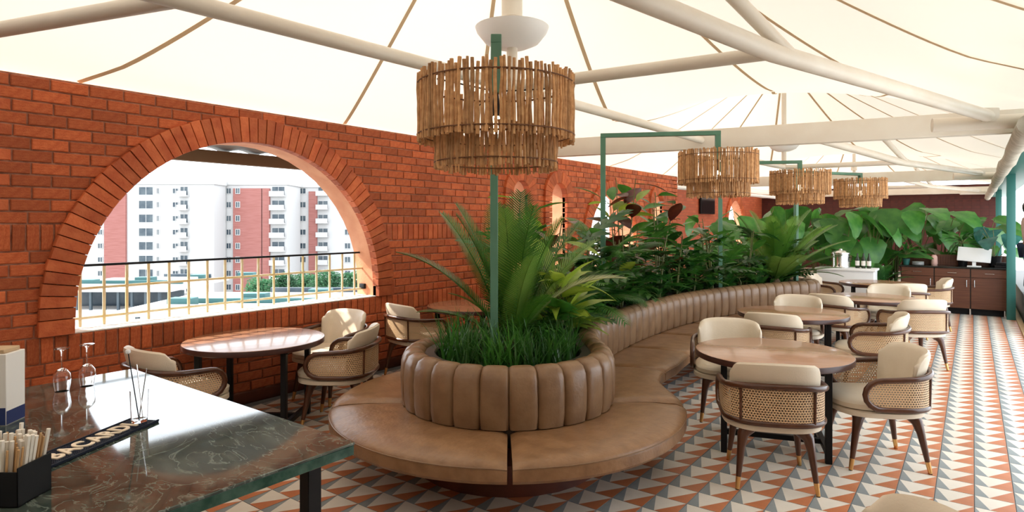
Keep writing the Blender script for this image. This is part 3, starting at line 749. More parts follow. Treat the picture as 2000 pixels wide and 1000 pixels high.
# bar mat with lettering
a = Vector((-2.585, .66, CZ)); c_ = onZ(272, 827, CZ); c_ = c_+(c_-a).normalized()*.033; d = (c_-a); ang = math.atan2(d.y, d.x); L_ = d.length; bm_ = empty('bar_mat', (a+c_)/2, ang, 'long black rubber bar mat with cream lettering', 'bar mat')
HW = .068
b0 = MB(); b0.box((-L_/2, -HW, .0005), (L_/2, HW, .006), ch=.002); b0.box((-L_/2, -HW, .006), (L_/2, -HW+.006, .011)); b0.box((-L_/2, HW-.006, .006), (L_/2, HW, .011)); b0.build('mat_base', mat('mat_rubber', (.010, .014, .026), .7, spec=.25), bm_)
b0 = MB()
for i in range(int(L_/.0075)-1):
    for j in range(15): x, y = -L_/2+.006+i*.0075, -.060+j*.0082; b0.box((x, y, .006), (x+.0045, y+.0048, .0085))
tag(b0.build('rubber_nubs', mat('mat_nubs', (.012, .018, .036), .6, spec=.3), bm_, smooth=False), kind='stuff')
tcu = bpy.data.curves.new('lettering', 'FONT'); tcu.body = 'BACARDI'; tcu.size = .105; tcu.extrude = .002; tcu.offset = .0028; tcu.align_x = 'CENTER'; tcu.align_y = 'CENTER'; tcu.space_character = 1.12
to = bpy.data.objects.new('tmp', tcu); COL.objects.link(to); bpy.context.view_layer.update()
tme_ = bpy.data.meshes.new_from_object(to.evaluated_get(bpy.context.evaluated_depsgraph_get())); bpy.data.objects.remove(to)
tme_.materials.clear(); tme_.materials.append(MT['ink']); lw = max(v.co.x for v in tme_.vertices)-min(v.co.x for v in tme_.vertices)
o = inst('lettering', tme_, bm_, (L_*.035, 0, .0105)); o.scale = (L_*.66/lw, 1, 1)
# straw caddy
q = onZ(62, 975, CZ); ux = Vector((CS, SN, 0)); uy = Vector((-SN, CS, 0))
cdy = empty('straw_caddy', q-ux*.10-uy*.0, TH, 'black open caddy packed with paper straws on the counter', 'caddy')
b0 = MB(); t_ = .004; x0, x1, y0, y1, h = -.11, .105, -.06, .075, .118
for bx in (((x0, y0, .0), (x1, y1, .006)), ((x0, y0, 0), (x0+t_, y1, h)), ((x1-t_, y0, 0), (x1, y1, h)), ((x0, y0, 0), (x1, y0+t_, h-.012)), ((x0, y1-t_, 0), (x1, y1, h))): b0.box(*bx, ch=.001)
b0.build('caddy_box', MT['black'], cdy)
cq = cdy.location
cM = Matrix.Translation(cq) @ Matrix.Rotation(TH, 4, 'Z')
cells = [(i, j) for i in range(13) for j in range(8)]; R.shuffle(cells)     # packed upright, fanning out towards the top so none crosses another
for k, (i, j) in enumerate(cells[:95]):
    cx_, cy_ = (x0+x1)/2, (y0+y1)/2; x = (i-6)*.0128+R.uniform(-.0006, .0006); y = (j-3.5)*.0132+R.uniform(-.0006, .0006)
    wd = R.random() < .42; l = R.uniform(.170, .205)+.012*(x > 0)-(.02 if wd else 0)
    fan = lambda z: Vector((cx_+x*(1+.38*z/.2), cy_+y*(1+.25*z/.2), z))
    b0 = MB()
    if wd: b0.tube([fan(.010), fan(l)], .0034, 6)
    else: b0.tube([fan(.010), fan(l)], .0062, 6)
    o = b0.build('straw' if not wd else 'wooden_stirrer', MT['wood_pick'] if wd else MT['straw']); o.matrix_world = cM
    tag(o, 'thin wooden stirrer standing in the black caddy' if wd else 'white paper-wrapped straw standing in the black caddy', 'straw' if not wd else 'stirrer', 'wooden stirrers in the caddy' if wd else 'straws in the caddy')
# carton
q = onZ(0, 832, CZ); cb = empty('carton', q-ux*.07+uy*.05, TH+.12, 'white carton with navy base and a printed hand on the counter', 'carton')
b0 = MB(); b0.box((-.11, -.06, 0), (.088, .06, .30), ch=.002); b0.build('carton_body', MT['paper'], cb)
b0 = MB(); b0.box((-.109, -.0612, .075), (.064, -.0602, .285)); b0.build('kraft_panel', MT['kraft'], cb, smooth=False)
b0 = MB(); b0.box((-.109, -.0614, .003), (.086, -.0602, .075)); b0.box((.0882, -.058, .003), (.0888, .058, .06)); b0.build('navy_band', MT['blue'], cb, smooth=False)
b0 = MB(); b0.box((-.108, -.0622, .19), (.060, -.0612, .235)); b0.build('print_shadow_band', mat('print_shadow_ink', (.05, .02, .012), .6), cb, smooth=False)  # dark strip on the carton is a shadow drawn behind the hand
b0 = MB()
for k in range(4): b0.tube([(-.10, -.0622, .225-k*.012), (-.02, -.063, .226-k*.012), (.02+.012*(1.5-abs(k-1.2)), -.063, .216-k*.013), (.042+.010*(1.5-abs(k-1.2)), -.0625, .200-k*.010)], [.010, .009, .0075, .005], 8, flat=.3)
b0.build('printed_hand', MT['skin'], cb)
b0 = MB(); b0.box((-.06, -.05, .30), (.075, .05, .318), ch=.003); b0.build('carton_flap', MT['kraft'], cb)

# ------------------------------------------------------------------ clearances used when posing plants
import numpy as np
OP = []; ON = []
for i in range(NO):
    for t in (0, .5):
        p_, n_ = lerp_on(i, t); OP.append((p_.x, p_.y)); ON.append((n_.x, n_.y))
OP = np.array(OP); ON = np.array(ON); POSTS = []
def sdist(P2):      # signed distance to the planter outline, positive inside
    D = P2[:, None, :]-OP[None]; d2 = (D*D).sum(2); k = d2.argmin(1); v = P2-OP[k]
    return -np.sign((v*ON[k]).sum(1))*np.sqrt(d2[np.arange(len(P2)), k]), ON[k]
def push(x, y, m):  # move a base point inwards until it stands m metres inside the outline
    for _ in range(12):
        d, n = sdist(np.array([[x, y]]))
        if d[0] >= m: break
        x -= n[0, 0]*(m-d[0]); y -= n[0, 1]*(m-d[0])
    return float(x), float(y)
BOXES = [((-1.20, 14.51, 0), (.58, 15.14, .93)), ((-1.20, 15.06, .9), (.58, 15.14, 1.14)), ((-.27, 14.60, 1.0), (.31, 14.92, 1.32)), ((.30, 14.53, .9), (.57, 14.81, 1.03)),
         ((-2.45, 12.90, 0), (-1.40, 13.55, .92)), ((-2.24, 12.90, .9), (-1.80, 13.36, 1.30)), ((-1.82, 13.17, .9), (-1.48, 13.33, 1.2)), ((.47, 14.27, 0), (.64, 14.43, 2.65)), ((.60, 14.5, .4), (1.2, 15.2, 2.3)), ((-7, 13, -1), (1, 27, .01))]
def blocked(P, q=3):
    n = 0
    x, y, z = P[:, 0], P[:, 1], P[:, 2]
    for px_, py_ in POSTS: n += int((((x-px_)**2+(y-py_)**2 < .052**2) & (z > .6) & (z < 2.75)).sum())
    for a_, b_ in BOXES: n += int(((P > np.array(a_)) & (P < np.array(b_))).all(1).sum())
    S = P[::q]; S = S[(S[:, 2] < .875) & (S[:, 1] < 12.0)]
    if len(S):
        d, _ = sdist(S[:, :2]); z = S[:, 2]
        n += int(((d > -.035) & (d < .262) & (z > .3)).sum()+((d >= .262) & (z < .712)).sum()+((d <= -.035) & (d > -.66) & (z < .475)).sum())
    return n
VC = {}
def mverts(me):
    if me not in VC:
        a = np.empty(len(me.vertices)*3); me.vertices.foreach_get('co', a); VC[me] = np.c_[a.reshape(-1, 3), np.ones(len(me.vertices))]
    return VC[me]
POSES = [(0, 0, 1)]+[(dy_, dp_, k_) for k_ in (1, .85, .7) for dp_ in (.15, .3, .5, .75, 1.0) for dy_ in (0, .25, -.25, .55, -.55, 1.0, -1.0)]
def clear_pose(e, me, fn):
    E0 = np.array(Matrix.Translation(e.location) @ Matrix.Rotation(e.rotation_euler.z, 4, 'Z')); best = None
    for ps in POSES:
        M, ex = fn(*ps); c_ = blocked(((mverts(me) @ np.array(M).T) @ E0.T)[:, :3])
        if ex: c_ += 4*blocked((np.array([(*v, 1) for v in ex]) @ E0.T)[:, :3], 1)
        if best is None or c_ < best[0]: best = (c_, M, ps)
        if c_ == 0: break
    return best

# ------------------------------------------------------------------ stick lamps on green arms
def lamp_shade(e, c_, sep, seed):
    rr = random.Random(seed); tiers = ((.40, 2.17, 2.51, 118), (.312, 2.03, 2.24, 96))
    allb = MB()
    for ti, (r, z0, z1, n) in enumerate(tiers):
        sh = None
        for k in range(n):
            a = 2*pi*k/n+rr.uniform(-.012, .012); rad = r+rr.uniform(-.006, .006); j = lambda s: rr.uniform(-s, s)
            za, zb = z0+j(.008), z1+j(.014); P = []
            for q in range(5):
                t = q/4; P.append((c_[0]+(rad+j(.004))*math.cos(a+j(.010)), c_[1]+(rad+j(.004))*math.sin(a+j(.010)), za+(zb-za)*t))
            rad_ = [rr.uniform(.0064, .0108) for _ in range(5)]
            if sep: m_ = MB(); m_.tube(P, rad_, 6); m_.build('stick', MT['stick'], e)
            else: allb.tv = rr.random(); allb.tube(P[::2], rad_[::2], 5)
        for z in (z0+.035, z1-.045):
            for rad in (r-.011, r+.010):
                m_ = MB(); m_.tube([(c_[0]+rad*math.cos(2*pi*k/48), c_[1]+rad*math.sin(2*pi*k/48), z) for k in range(48)], .0035, 5, closed=True); m_.build('hoop', MT['twine'], e)
    if not sep: tag(allb.build('stick_drum', MT['stick'], e, tint=True), kind='stuff')
    m_ = MB()
    for k in range(3): a = 2*pi*k/3+.4; m_.tube([(c_[0], c_[1], 2.44), (c_[0]+.395*math.cos(a), c_[1]+.395*math.sin(a), 2.44)], .004, 6)
    m_.build('spider', MT['black'], e)
    m_ = MB(); m_.lathe([(.001, 2.215), (.022, 2.222), (.034, 2.25), (.026, 2.29), (.014, 2.315)], 18, c=(c_[0], c_[1], 0)); m_.build('bulb', MT['bulb'], e)
    m_ = MB(); m_.lathe([(.017, 2.31), (.02, 2.37), (.012, 2.44)], 14, c=(c_[0], c_[1], 0)); m_.build('lamp_holder', MT['black'], e)
def arc_lamp(base, end, label, sep, seed, zt=2.69, wd=.028):
    base = Vector((*push(*base, .345), 0)); POSTS.append((base.x, base.y)); end = Vector((*end, 0)); e = empty('stick_lamp', (base.x, base.y, .72), 0, label, 'lamp', 'stick drum lamps on green posts'); o = Vector((base.x, base.y, .72))
    d = end-base; ang = math.atan2(d.y, d.x); L_ = d.length
    m_ = MB(); m_.box((-wd, -wd, 0), (wd, wd, zt-.72), ch=.003, M=Matrix.Rotation(ang, 4, 'Z')); m_.build('post', MT['green'], e)
    m_ = MB(); m_.box((-wd, -wd, zt-.72-.001), (L_+wd, wd, zt-.72+2*wd*.8), ch=.003, M=Matrix.Rotation(ang, 4, 'Z')); m_.build('arm', MT['green'], e)
    m_ = MB(); m_.box((L_-wd, -wd, 2.43-.72), (L_+wd, wd, zt-.72), ch=.003, M=Matrix.Rotation(ang, 4, 'Z')); m_.build('drop', MT['green'], e)
    m_ = MB(); m_.box((-.05, -.05, -.02), (.05, .05, .012), ch=.003); m_.build('base_plate', MT['green'], e)
    sub = MB()
    lamp_shade(e, (end.x-o.x, end.y-o.y, 0), sep, seed)
    for ch_ in e.children:
        if ch_.name.split('.')[0] in ('stick', 'hoop', 'stick_drum', 'spider', 'bulb', 'lamp_holder'): ch_.location = (0, 0, -.72)
    return e
def xy(px, zc): a = (px-1000)/F*zc; return (a*CS-zc*SN, a*SN+zc*CS)
arc_lamp(xy(965, 4.45), xy(969, 3.22), 'largest stick drum lamp hanging over the round end of the planter', True, 1)
arc_lamp(xy(1178, 6.75), xy(1402, 6.55), 'stick drum lamp over the bench with its green arm rising beside it', False, 2)
arc_lamp(xy(1413, 9.1), xy(1562, 8.95), 'third stick drum lamp along the bench counted from the counter', False, 3, 2.62)
arc_lamp(xy(1566, 10.0), xy(1680, 10.6), 'farthest stick drum lamp near the dark red wall', False, 4, 2.57)

# ------------------------------------------------------------------ plants
def leaf_mesh(name, L_, W, m_, shape='oval', curl=.3, fold=.15, n=9, wav=0):
    b0 = MB(); P = []
    for i in range(n+1):
        t = i/n
        if shape == 'oval': wdt = math.sin(pi*min(1, t*.96+.02))**.8
        elif shape == 'strap': wdt = min(1, t*6+.15)*(1-t**3)**.9
        elif shape == 'heart': wdt = (min(1, (t*5)**.5))*(1-t)**.55*1.15
        elif shape == 'lance': wdt = math.sin(pi*t**.7)**1.0+.02
        wdt = max(.012, wdt)*W/2; a = curl*t*1.5; y = L_*(t-.16*curl*t*t); z = -L_*curl*.55*t*t
        row = []
        for q in (-1, -.5, 0, .5, 1): row.append((wdt*q, y-(.06*L_*abs(q) if shape == 'heart' and t < .15 else 0), z+abs(q)*fold*wdt+wav*W*math.sin(t*17+q*2)*abs(q)))
        P.append(row)
    b0.grid(P); return b0.mesh(name, m_)
def lobed_mesh(name, L_, W, m_, lobes=6, curl=.35):
    b0 = MB()
    P = [[(-.02*L_, L_*t, -L_*curl*.5*t*t), (0, L_*t, -L_*curl*.5*t*t+.004), (.02*L_, L_*t, -L_*curl*.5*t*t)] for t in [i/8 for i in range(9)]]; b0.grid(P)
    for s in (-1, 1):
        for k in range(lobes):
            t = .05+.85*k/(lobes-1); ln = W*.5*math.sin(pi*(.18+.74*t))**.8; an = .15+.85*t
            d = Vector((math.cos(an)*s, math.sin(an), 0)); nn = Vector((-d.y, d.x, 0)); base = Vector((0, L_*t*.9, -L_*curl*.5*t*t)); Pq = []
            for q in range(5):
                u_ = q/4; w_ = L_*.075*(1.0-.1*u_)*(1-u_**3)+.002; c_ = base+d*ln*u_+Vector((0, 0, .05*ln*math.sin(pi*u_)-.22*ln*u_*u_)); Pq.append([tuple(c_-nn*w_), tuple(c_+Vector((0, 0, -.004))), tuple(c_+nn*w_)])
            b0.grid(Pq)
    return b0.mesh(name, m_)
def frond_mesh(name, L_, W, m_, pairs=46, arch=.5, lw=.010, vee=.35, droop=.1, tip=.0):
    b0 = MB(); pos = []
    for i in range(25):
        t = i/24; pos.append(Vector((0, L_*(t-.22*arch*t*t), -L_*arch*.42*t*t*t-.0)))
    b0.tube(pos, [max(.0015, .008*(1-.8*i/24)) for i in range(25)], 5)
    def at(t): x = t*24; i = min(23, int(x)); return pos[i].lerp(pos[i+1], x-i), (pos[i+1]-pos[i]).normalized()
    for s in (-1, 1):
        for k in range(pairs):
            t = .10+.9*k/pairs; p, tn = at(t); ln = W*.5*(math.sin(pi*min(1, .14+.82*t))**.6)*(1 if t < .93 else .75); side = Vector((s, 0, 0)); nrm = side.cross(tn)*s
            fw = .28+.5*t
            d = (side*math.cos(fw)+tn*math.sin(fw)+nrm*vee*.6).normalized(); P = []
            wv = tn*lw
            for q in range(4):
                u_ = q/3; c_ = p+d*ln*u_-Vector((0, 0, ln*droop*u_*u_)); w_ = (1 if q < 2 else (.8 if q == 2 else .08)); P.append([tuple(c_-wv*w_), tuple(c_+wv*w_)])
            b0.grid(P)
    return b0.mesh(name, m_)
def leaf_M(base, yaw, pitch, roll, k): return Matrix.Translation(base) @ Matrix.Rotation(yaw, 4, 'Z') @ Matrix.Rotation(pitch, 4, 'X') @ Matrix.Rotation(roll, 4, 'Y') @ Matrix.Scale(k, 4)
def place_leaf(name, me, e, base, yaw, pitch, roll=0, s=1.0):
    b_ = clear_pose(e, me, lambda dy, dp, k: (leaf_M(base, yaw+dy, min(pitch+dp, 1.5), roll, s*k), None))
    return inst(name, me, e, M=b_[1])
FR = [frond_mesh('frond', 1.0, .38, MT['cycad'], 50, .28, .0066), frond_mesh('frond', 1.0, .32, MT['cycad'], 50, .5, .0066), frond_mesh('frond', 1.0, .36, MT['cycad_l'], 50, .35, .0068)]
FRP = frond_mesh('frond', 1.0, .30, MT['cycad_p'], 52, .8, .008)
FA = [frond_mesh('fern_frond', 1.0, .42, MT['mdgreen'], 26, .8, .013, .15, .35), frond_mesh('fern_frond', 1.0, .40, MT['dkgreen'], 26, .6, .013, .15, .3)]
LO = {k: leaf_mesh('leaf', 1, .46, MT[k], 'oval', .35, .18) for k in ('dkgreen', 'mdgreen', 'maroon', 'lime')}
LS = {k: leaf_mesh('leaf', 1, .20, MT[k], 'lance', .75, .3, 10) for k in ('dkgreen', 'mdgreen', 'lime')}
LW = {k: leaf_mesh('leaf', 1, .36, MT[k], 'lance', .6, .22, 10, .02) for k in ('dkgreen', 'mdgreen', 'lime')}
LB = {k: lobed_mesh('lobed_leaf', 1, .95, MT[k], 6, .4) for k in ('dkgreen', 'mdgreen', 'cycad_l')}
LH = {k: leaf_mesh('leaf', 1, .92, MT[k], 'heart', .45, .10, 10, .012) for k in ('big', 'dkgreen', 'cyan_leaf')}
def cycad(x, y, z, n, L_, label, dirs=None, pale=()):
    x, y = push(x, y, .36); e = empty('cycad', (x, y, z), 0, label, 'plant', 'cycads in the planter')
    m_ = MB(); m_.lathe([(.06, -.02), (.085, .04), (.08, .10), (.05, .16), (.001, .19)], 14); m_.build('trunk', MT['trunk'], e)
    for k in range(n):
        if dirs and k < len(dirs): yaw, pt, s, me = dirs[k]; me = FRP if me < 0 else FR[me]
        else: yaw = 2*pi*k/n+R.uniform(-.25, .25); pt = R.uniform(.25, 1.25); s = R.uniform(.8, 1.05); me = R.choice(FR)
        place_leaf('frond', me, e, (.03*math.cos(yaw+pi/2), .03*math.sin(yaw+pi/2), .12), yaw, pt, R.uniform(-.15, .15), s*L_)
    return e
SZ = .72
def leafy(name, label, x, y, z, meshes, n, L_, h, stems=1, spread=.2, pit=(-.3, .8), up=False, group='foliage plants in the planter', lname='leaf', petiole=.12, rnd=None):
    rr = rnd or R
    if z == SZ:
        for px_, py_ in POSTS:
            d_ = math.hypot(x-px_, y-py_)
            if d_ < .14: x, y = px_+(x-px_)/max(d_, .01)*.14, py_+(y-py_)/max(d_, .01)*.14
        x, y = push(x, y, .33)
    e = empty(name, (x, y, z), rr.uniform(0, 6), label, 'plant', group); m_ = MB()
    E0 = np.array(Matrix.Translation(e.location) @ Matrix.Rotation(e.rotation_euler.z, 4, 'Z'))
    for s in range(stems):
        a = rr.uniform(0, 2*pi); sp = spread*rr.uniform(.2, 1) if stems > 1 else spread*.3; hh = h*rr.uniform(.75, 1); wob = Vector((rr.uniform(-.03, .03), rr.uniform(-.03, .03), .03)); best = None
        for da in [q*pi/4 for q in (0, 1, -1, 2, -2, 3, -3, 4)]:      # lean away from the rim and the posts
            top = Vector((math.cos(a+da)*sp, math.sin(a+da)*sp, hh)); mid = top*.5+wob
            P_ = [mid*(t/6) for t in range(2, 7)]+[mid.lerp(top, t/8) for t in range(1, 9)]
            c_ = blocked((np.array([(*v, 1) for v in P_]) @ E0.T)[:, :3], 1)
            if best is None or c_ < best[0]: best = (c_, top, mid)
        _, top, mid = best
        m_.tube([(0, 0, -.03), tuple(mid), tuple(top)], [.012, .010, .005], 6)
        k_ = max(1, n//stems)
        for k in range(k_):
            t = (k+.6)/k_ if not up else 1.0; t = .22+.78*t
            p = Vector((0, 0, 0)).lerp(mid, min(1, t*2)) if t < .5 else mid.lerp(top, t*2-1)
            yaw = k*2.4+rr.uniform(-.4, .4)+a; pt = rr.uniform(*pit); pl = petiole*rr.uniform(.6, 1.2); me = rr.choice(meshes); rl = rr.uniform(-.35, .35); sz = L_*rr.uniform(.7, 1.12)
            tipf = lambda dy, dp: p+Vector((-math.sin(yaw+dy)*math.cos(min(pt+dp, 1.5)), math.cos(yaw+dy)*math.cos(min(pt+dp, 1.5)), math.sin(min(pt+dp, 1.5))))*pl
            def fn(dy, dp, kk):
                q = tipf(dy, dp); return leaf_M(q, yaw+dy, min(pt+dp, 1.5)-.1, rl, sz*kk), [p.lerp(q, v) for v in (.4, .7, 1)]
            b_ = clear_pose(e, me, fn); q = tipf(b_[2][0], b_[2][1])
            m_.tube([tuple(p), tuple(q)], .004, 4, cap=False); inst(lname, me, e, M=b_[1])
    m_.build('stems', MT['stem'], e)
    return e
def tuft_mesh(seed, n, L_, m_):
    rr = random.Random(seed); b0 = MB()
    for k in range(n):
        yaw = rr.uniform(0, 2*pi); l = L_*rr.uniform(.55, 1.1); ben = rr.uniform(.15, .75); d = Vector((math.cos(yaw), math.sin(yaw), 0)); s = Vector((-d.y, d.x, 0)); b_ = Vector((rr.uniform(-.06, .06), rr.uniform(-.06, .06), -.02)); P = []
        for q in range(6):
            t = q/5; w_ = .0065*(1-t**2)+.0006; c_ = b_+d*l*ben*t**1.6+Vector((0, 0, l*(t-.42*ben*t*t*1.3))); P.append([tuple(c_-s*w_), tuple(c_+s*w_)])
        b0.grid(P)
    return b0.mesh('grass_tuft', m_)
SZ = .72
# ring of grass tufts in the round end
tm = [tuft_mesh(s, 36, .44, MT['grass']) for s in (1, 2, 3)]+[tuft_mesh(4, 30, .5, MT['mdgreen'])]
gi = 0
for r, n in ((.45, 18), (.29, 8), (.15, 4)):
    for k in range(n):
        a = 2*pi*k/n+R.uniform(-.1, .1)+r; g_ = Vector((BC.x+r*math.cos(a), BC.y+r*math.sin(a))); v_ = g_-Vector(POSTS[0]); g_ = g_ if v_.length > .17 else Vector(POSTS[0])+v_.normalized()*.17; o = inst('grass_tuft', R.choice(tm), None, (g_.x, g_.y, SZ), (0, 0, R.uniform(0, 6)), R.uniform(.8, 1.15))
        tag(o, 'dark green strappy grass tuft in the round end of the planter', 'plant', 'grass tufts in the round planter end')
cy1 = xy(1000, 4.75)
def fd(dx, dz): return 0
# front cycad: fronds given as (yaw, pitch, size, mesh); yaw 0 points +Y
def cyaw(cx, away): # direction from camera-right component and away component
    d = Vector((CS, SN, 0))*cx+Vector((-SN, CS, 0))*away; return math.atan2(-d.x, d.y)
D = [(cyaw(-1, .25), .86, 1.12, 1), (cyaw(-1, -.5), 1.15, 1.0, 0), (cyaw(-.8, .5), 1.12, 1.12, 0), (cyaw(-.6, .1), 1.32, 1.08, 0), (cyaw(-.2, -.8), 1.35, 1.0, 2), (cyaw(.2, .8), 1.40, 1.16, 0), (cyaw(.55, -.4), 1.28, .98, 0), (cyaw(.9, .3), 1.16, 1.0, 0),
     (cyaw(1, -.25), .92, .98, -1), (cyaw(1, .4), .98, 1.0, 2), (cyaw(-1, -.1), .55, .72, 1), (cyaw(.5, -.9), .8, .62, 0), (cyaw(-.6, -.9), .75, .62, 1), (cyaw(.1, -1), 1.05, .75, 2), (cyaw(1, .05), .6, .66, 1), (cyaw(-.3, .9), 1.3, 1.1, 0), (cyaw(.3, -.5), 1.42, 1.02, 0)]
cycad(*cy1, SZ, len(D), 1.12, 'large cycad with long feathered fronds in the round end of the planter', D)
c2 = xy(1525, 9.75)
cycad(*c2, SZ, 20, 1.2, 'cycad with arching fronds at the far rounded end of the planter', [(cyaw(.15, -.5), 1.3, 1.0, 2), (cyaw(-.3, -.5), 1.3, 1.0, 2), (cyaw(.6, -.4), 1.0, 1.05, 2), (cyaw(.8, -.1), .8, 1.1, 2), (cyaw(1, 0), .55, 1.1, 2), (cyaw(-.2, .2), 1.4, 1.05, 2), (cyaw(.35, .1), 1.15, 1.1, 2), (cyaw(-.5, .1), 1.2, 1.1, 0), (cyaw(1, -.2), .3, .9, 1)])
# planter body: mixed foliage along the band
def band(s, off): # s along the right boundary index from ring (0) to far end (1); off inwards metres
    i = int((1-s)*ring_i); p = out[i]-nor[i]*off; return p.x, p.y
ring_i = min(range(NO//2), key=lambda i: (out[i]-Vector((-2.45, 4.5, 0))).length)
KINDS = [
 ('philodendron', 'glossy split-leaf philodendron spilling over the bench back', [LB['mdgreen'], LB['dkgreen']], 11, .42, .30, 1, .1, (.0, .9), True, 'lobed_leaf', .3),
 ('leafy_shrub', 'dark green shrub with pointed leaves in the middle of the planter', [LW['dkgreen'], LW['mdgreen']], 24, .24, .55, 4, .22, (-.5, .7), False, 'leaf', .05),
 ('boston_fern', 'fern with arching feathery fronds among the shrubs', [FA[0], FA[1]], 13, .55, .06, 1, .02, (.15, 1.1), True, 'fern_frond', .02),
 ('peace_lily', 'clump of long arching green leaves in the planter', [LS['mdgreen'], LS['dkgreen']], 20, .48, .06, 1, .05, (.3, 1.2), True, 'leaf', .08),
]
labels = {}
BPOS = []
rp = random.Random(21)
for i, s in enumerate([.02+.96*k/15 for k in range(16)]):
    for r_, off in enumerate((.34, .54, .74)):
        x, y = band(min(.99, s+.03*r_), off+rp.uniform(-.04, .04)); BPOS.append((x, y, r_, i))
for x, y, r_, i in BPOS:
    k = KINDS[(i*2+r_*3+(i//3)) % 4] if r_ else KINDS[(0, 2, 3, 0, 3, 2)[i % 6]]
    nm, lb, ms, n, L_, h, st, sp, pt, up, ln, pe = k
    w_ = ('by the bench back', 'in mid planter', 'on the wall side')[r_]
    lb = {'philodendron': 'glossy split-leaf philodendron', 'leafy_shrub': 'dark green shrub with pointed leaves', 'boston_fern': 'fern with arching feathery fronds', 'peace_lily': 'clump of long arching green leaves'}[nm]+' '+w_
    lb += ' '+('at the ring end', 'near the second green post', 'under the second stick lamp', 'near the third green post', 'at the far end')[min(4, int((y-4.3)/1.35))]
    f = (.80, 1.25, 1.5)[r_]
    if s and y > 9: f *= .9
    leafy(nm, lb, x, y, SZ, ms, n, L_*f, h*f, st, sp, pt, up, 'foliage plants in the planter', ln, pe*f, rp)
# feature plants
def feat(px, zc, h, name, label, ms, n, L_, stems, spread, pit, up=False, pe=.1, ln='leaf'):
    return leafy(name, label, *xy(px, zc), SZ, ms, n, L_, h, stems, spread, pit, up, 'tall feature plants', ln, pe)
feat(1052, 5.55, 1.38, 'rubber_plant', 'tall rubber plant with maroon and lime leaves behind the front cycad', [LO['maroon'], LO['maroon'], LO['mdgreen'], LO['lime']], 40, .34, 4, .32, (-.4, .7))
feat(1225, 7.1, 1.6, 'rubber_plant', 'tall rubber plant with maroon leaves before the wide far arch', [LO['maroon'], LO['maroon'], LO['mdgreen'], LO['lime']], 40, .38, 5, .38, (-.3, .9))
feat(1290, 8.0, 1.45, 'rubber_plant', 'rubber plant with upright leaves beside the brick corner', [LO['dkgreen'], LO['maroon'], LO['mdgreen']], 28, .38, 4, .34, (-.2, 1.1))
feat(1094, 4.98, .55, 'dieffenbachia', 'bright lime-green leafy plant to the right of the front cycad', [LW['lime'], LS['lime'], LO['lime'], LW['lime']], 34, .40, 3, .1, (.1, 1.2), False, .12)
feat(1115, 5.05, .12, 'philodendron', 'yellow-green split-leaf philodendron hanging towards the bench bend', [LB['cycad_l'], LB['mdgreen']], 13, .42, 1, .08, (-.2, .8), True, .26, 'lobed_leaf')
feat(1150, 5.9, .15, 'boston_fern', 'tall upright fern beside the second green post', [FA[0]], 13, .85, 1, .05, (.5, 1.35), True, .04, 'fern_frond')
feat(1215, 6.5, .8, 'areca_palm', 'areca palm with fine dark fronds behind the second green post', [FA[1], FA[0]], 14, .7, 2, .12, (.1, 1.1), False, .1, 'fern_frond')
feat(1330, 8.3, 1.05, 'leafy_shrub', 'broad-leaved green shrub under the second stick lamp', [LO['mdgreen'], LO['dkgreen'], LW['mdgreen']], 30, .32, 4, .32, (-.4, .9))
feat(1395, 9.0, 1.1, 'leafy_shrub', 'broad-leaved green shrub beside the third green post', [LO['mdgreen'], LO['dkgreen']], 26, .36, 4, .3, (-.4, .9))
feat(1180, 6.2, .95, 'leafy_shrub', 'leafy green shrub at the foot of the second green post', [LW['mdgreen'], LO['dkgreen'], LO['mdgreen']], 28, .27, 4, .28, (-.5, .8))
feat(1265, 7.3, 1.0, 'leafy_shrub', 'dense green shrub in the bend of the planter', [LO['mdgreen'], LW['dkgreen'], LO['dkgreen']], 30, .28, 4, .32, (-.5, .8))
feat(1455, 9.7, .95, 'leafy_shrub', 'bushy green shrub left of the far cycad', [LO['mdgreen'], LW['mdgreen'], LO['dkgreen']], 26, .30, 4, .3, (-.4, .9))
KY_ = 14.55
# elephant ears: tall plants in pots behind the far end
def elephant(x, y, zb, zt, n, L_, label, m_='big', spread=.5, pot=.40, fixed=()):
    e = empty('elephant_ear', (x, y, zb), 0, label, 'plant', 'elephant-ear plants at the far end'); m = MB(); pots = MB(); k_ = pot/.4
    pots.lathe([(.13*k_, 0), (.18*k_, .03*k_), (.21*k_, .36*k_), (.225*k_, .40*k_), (.20*k_, .40*k_), (.19*k_, .34*k_), (.001, .33*k_)], 20); pots.build('pot', MT['black'], e)
    for k in range(n):
        a = 2*pi*k/n+R.uniform(-.4, .4); sp = spread*R.uniform(.3, 1.0); z = (zt-zb)*(R.uniform(.74, 1.0) if k % 3 else R.uniform(.45, .75))
        if k < len(fixed): a, sp, z = fixed[k]
        tp = Vector((math.cos(a)*sp, math.sin(a)*sp, z)); m.tube([(math.cos(a)*.05*k_, math.sin(a)*.05*k_, .32*k_), (math.cos(a)*sp*.35, math.sin(a)*sp*.35, z*.65), tuple(tp)], [.013*k_, .010*k_, .006], 6)
        place_leaf('leaf', LH[m_], e, tp, a-pi/2+R.uniform(-.5, .5), R.uniform(-1.15, -.05), R.uniform(-.4, .4), L_*R.uniform(.8, 1.15))
    m.build('petioles', MT['stem'], e)
EL = [(1400, 415, 11.6), (1470, 402, 12.0), (1540, 405, 12.4), (1600, 410, 12.8), (1650, 405, 12.4), (1700, 405, 12.8), (1745, 398, 12.6), (1790, 402, 13.0), (1835, 400, 13.2), (1880, 412, 13.3), (1915, 420, 13.5)]
EN = ['beside the brick corner', 'left of the far cycad', 'behind the far cycad', 'under the third stick lamp', 'behind the silver urn', 'under the farthest stick lamp', 'right of the farthest stick lamp', 'behind the left cabinet end', 'behind the service cabinet middle', 'behind the white screen', 'behind the cabinet end near the teal post']
POTS = []
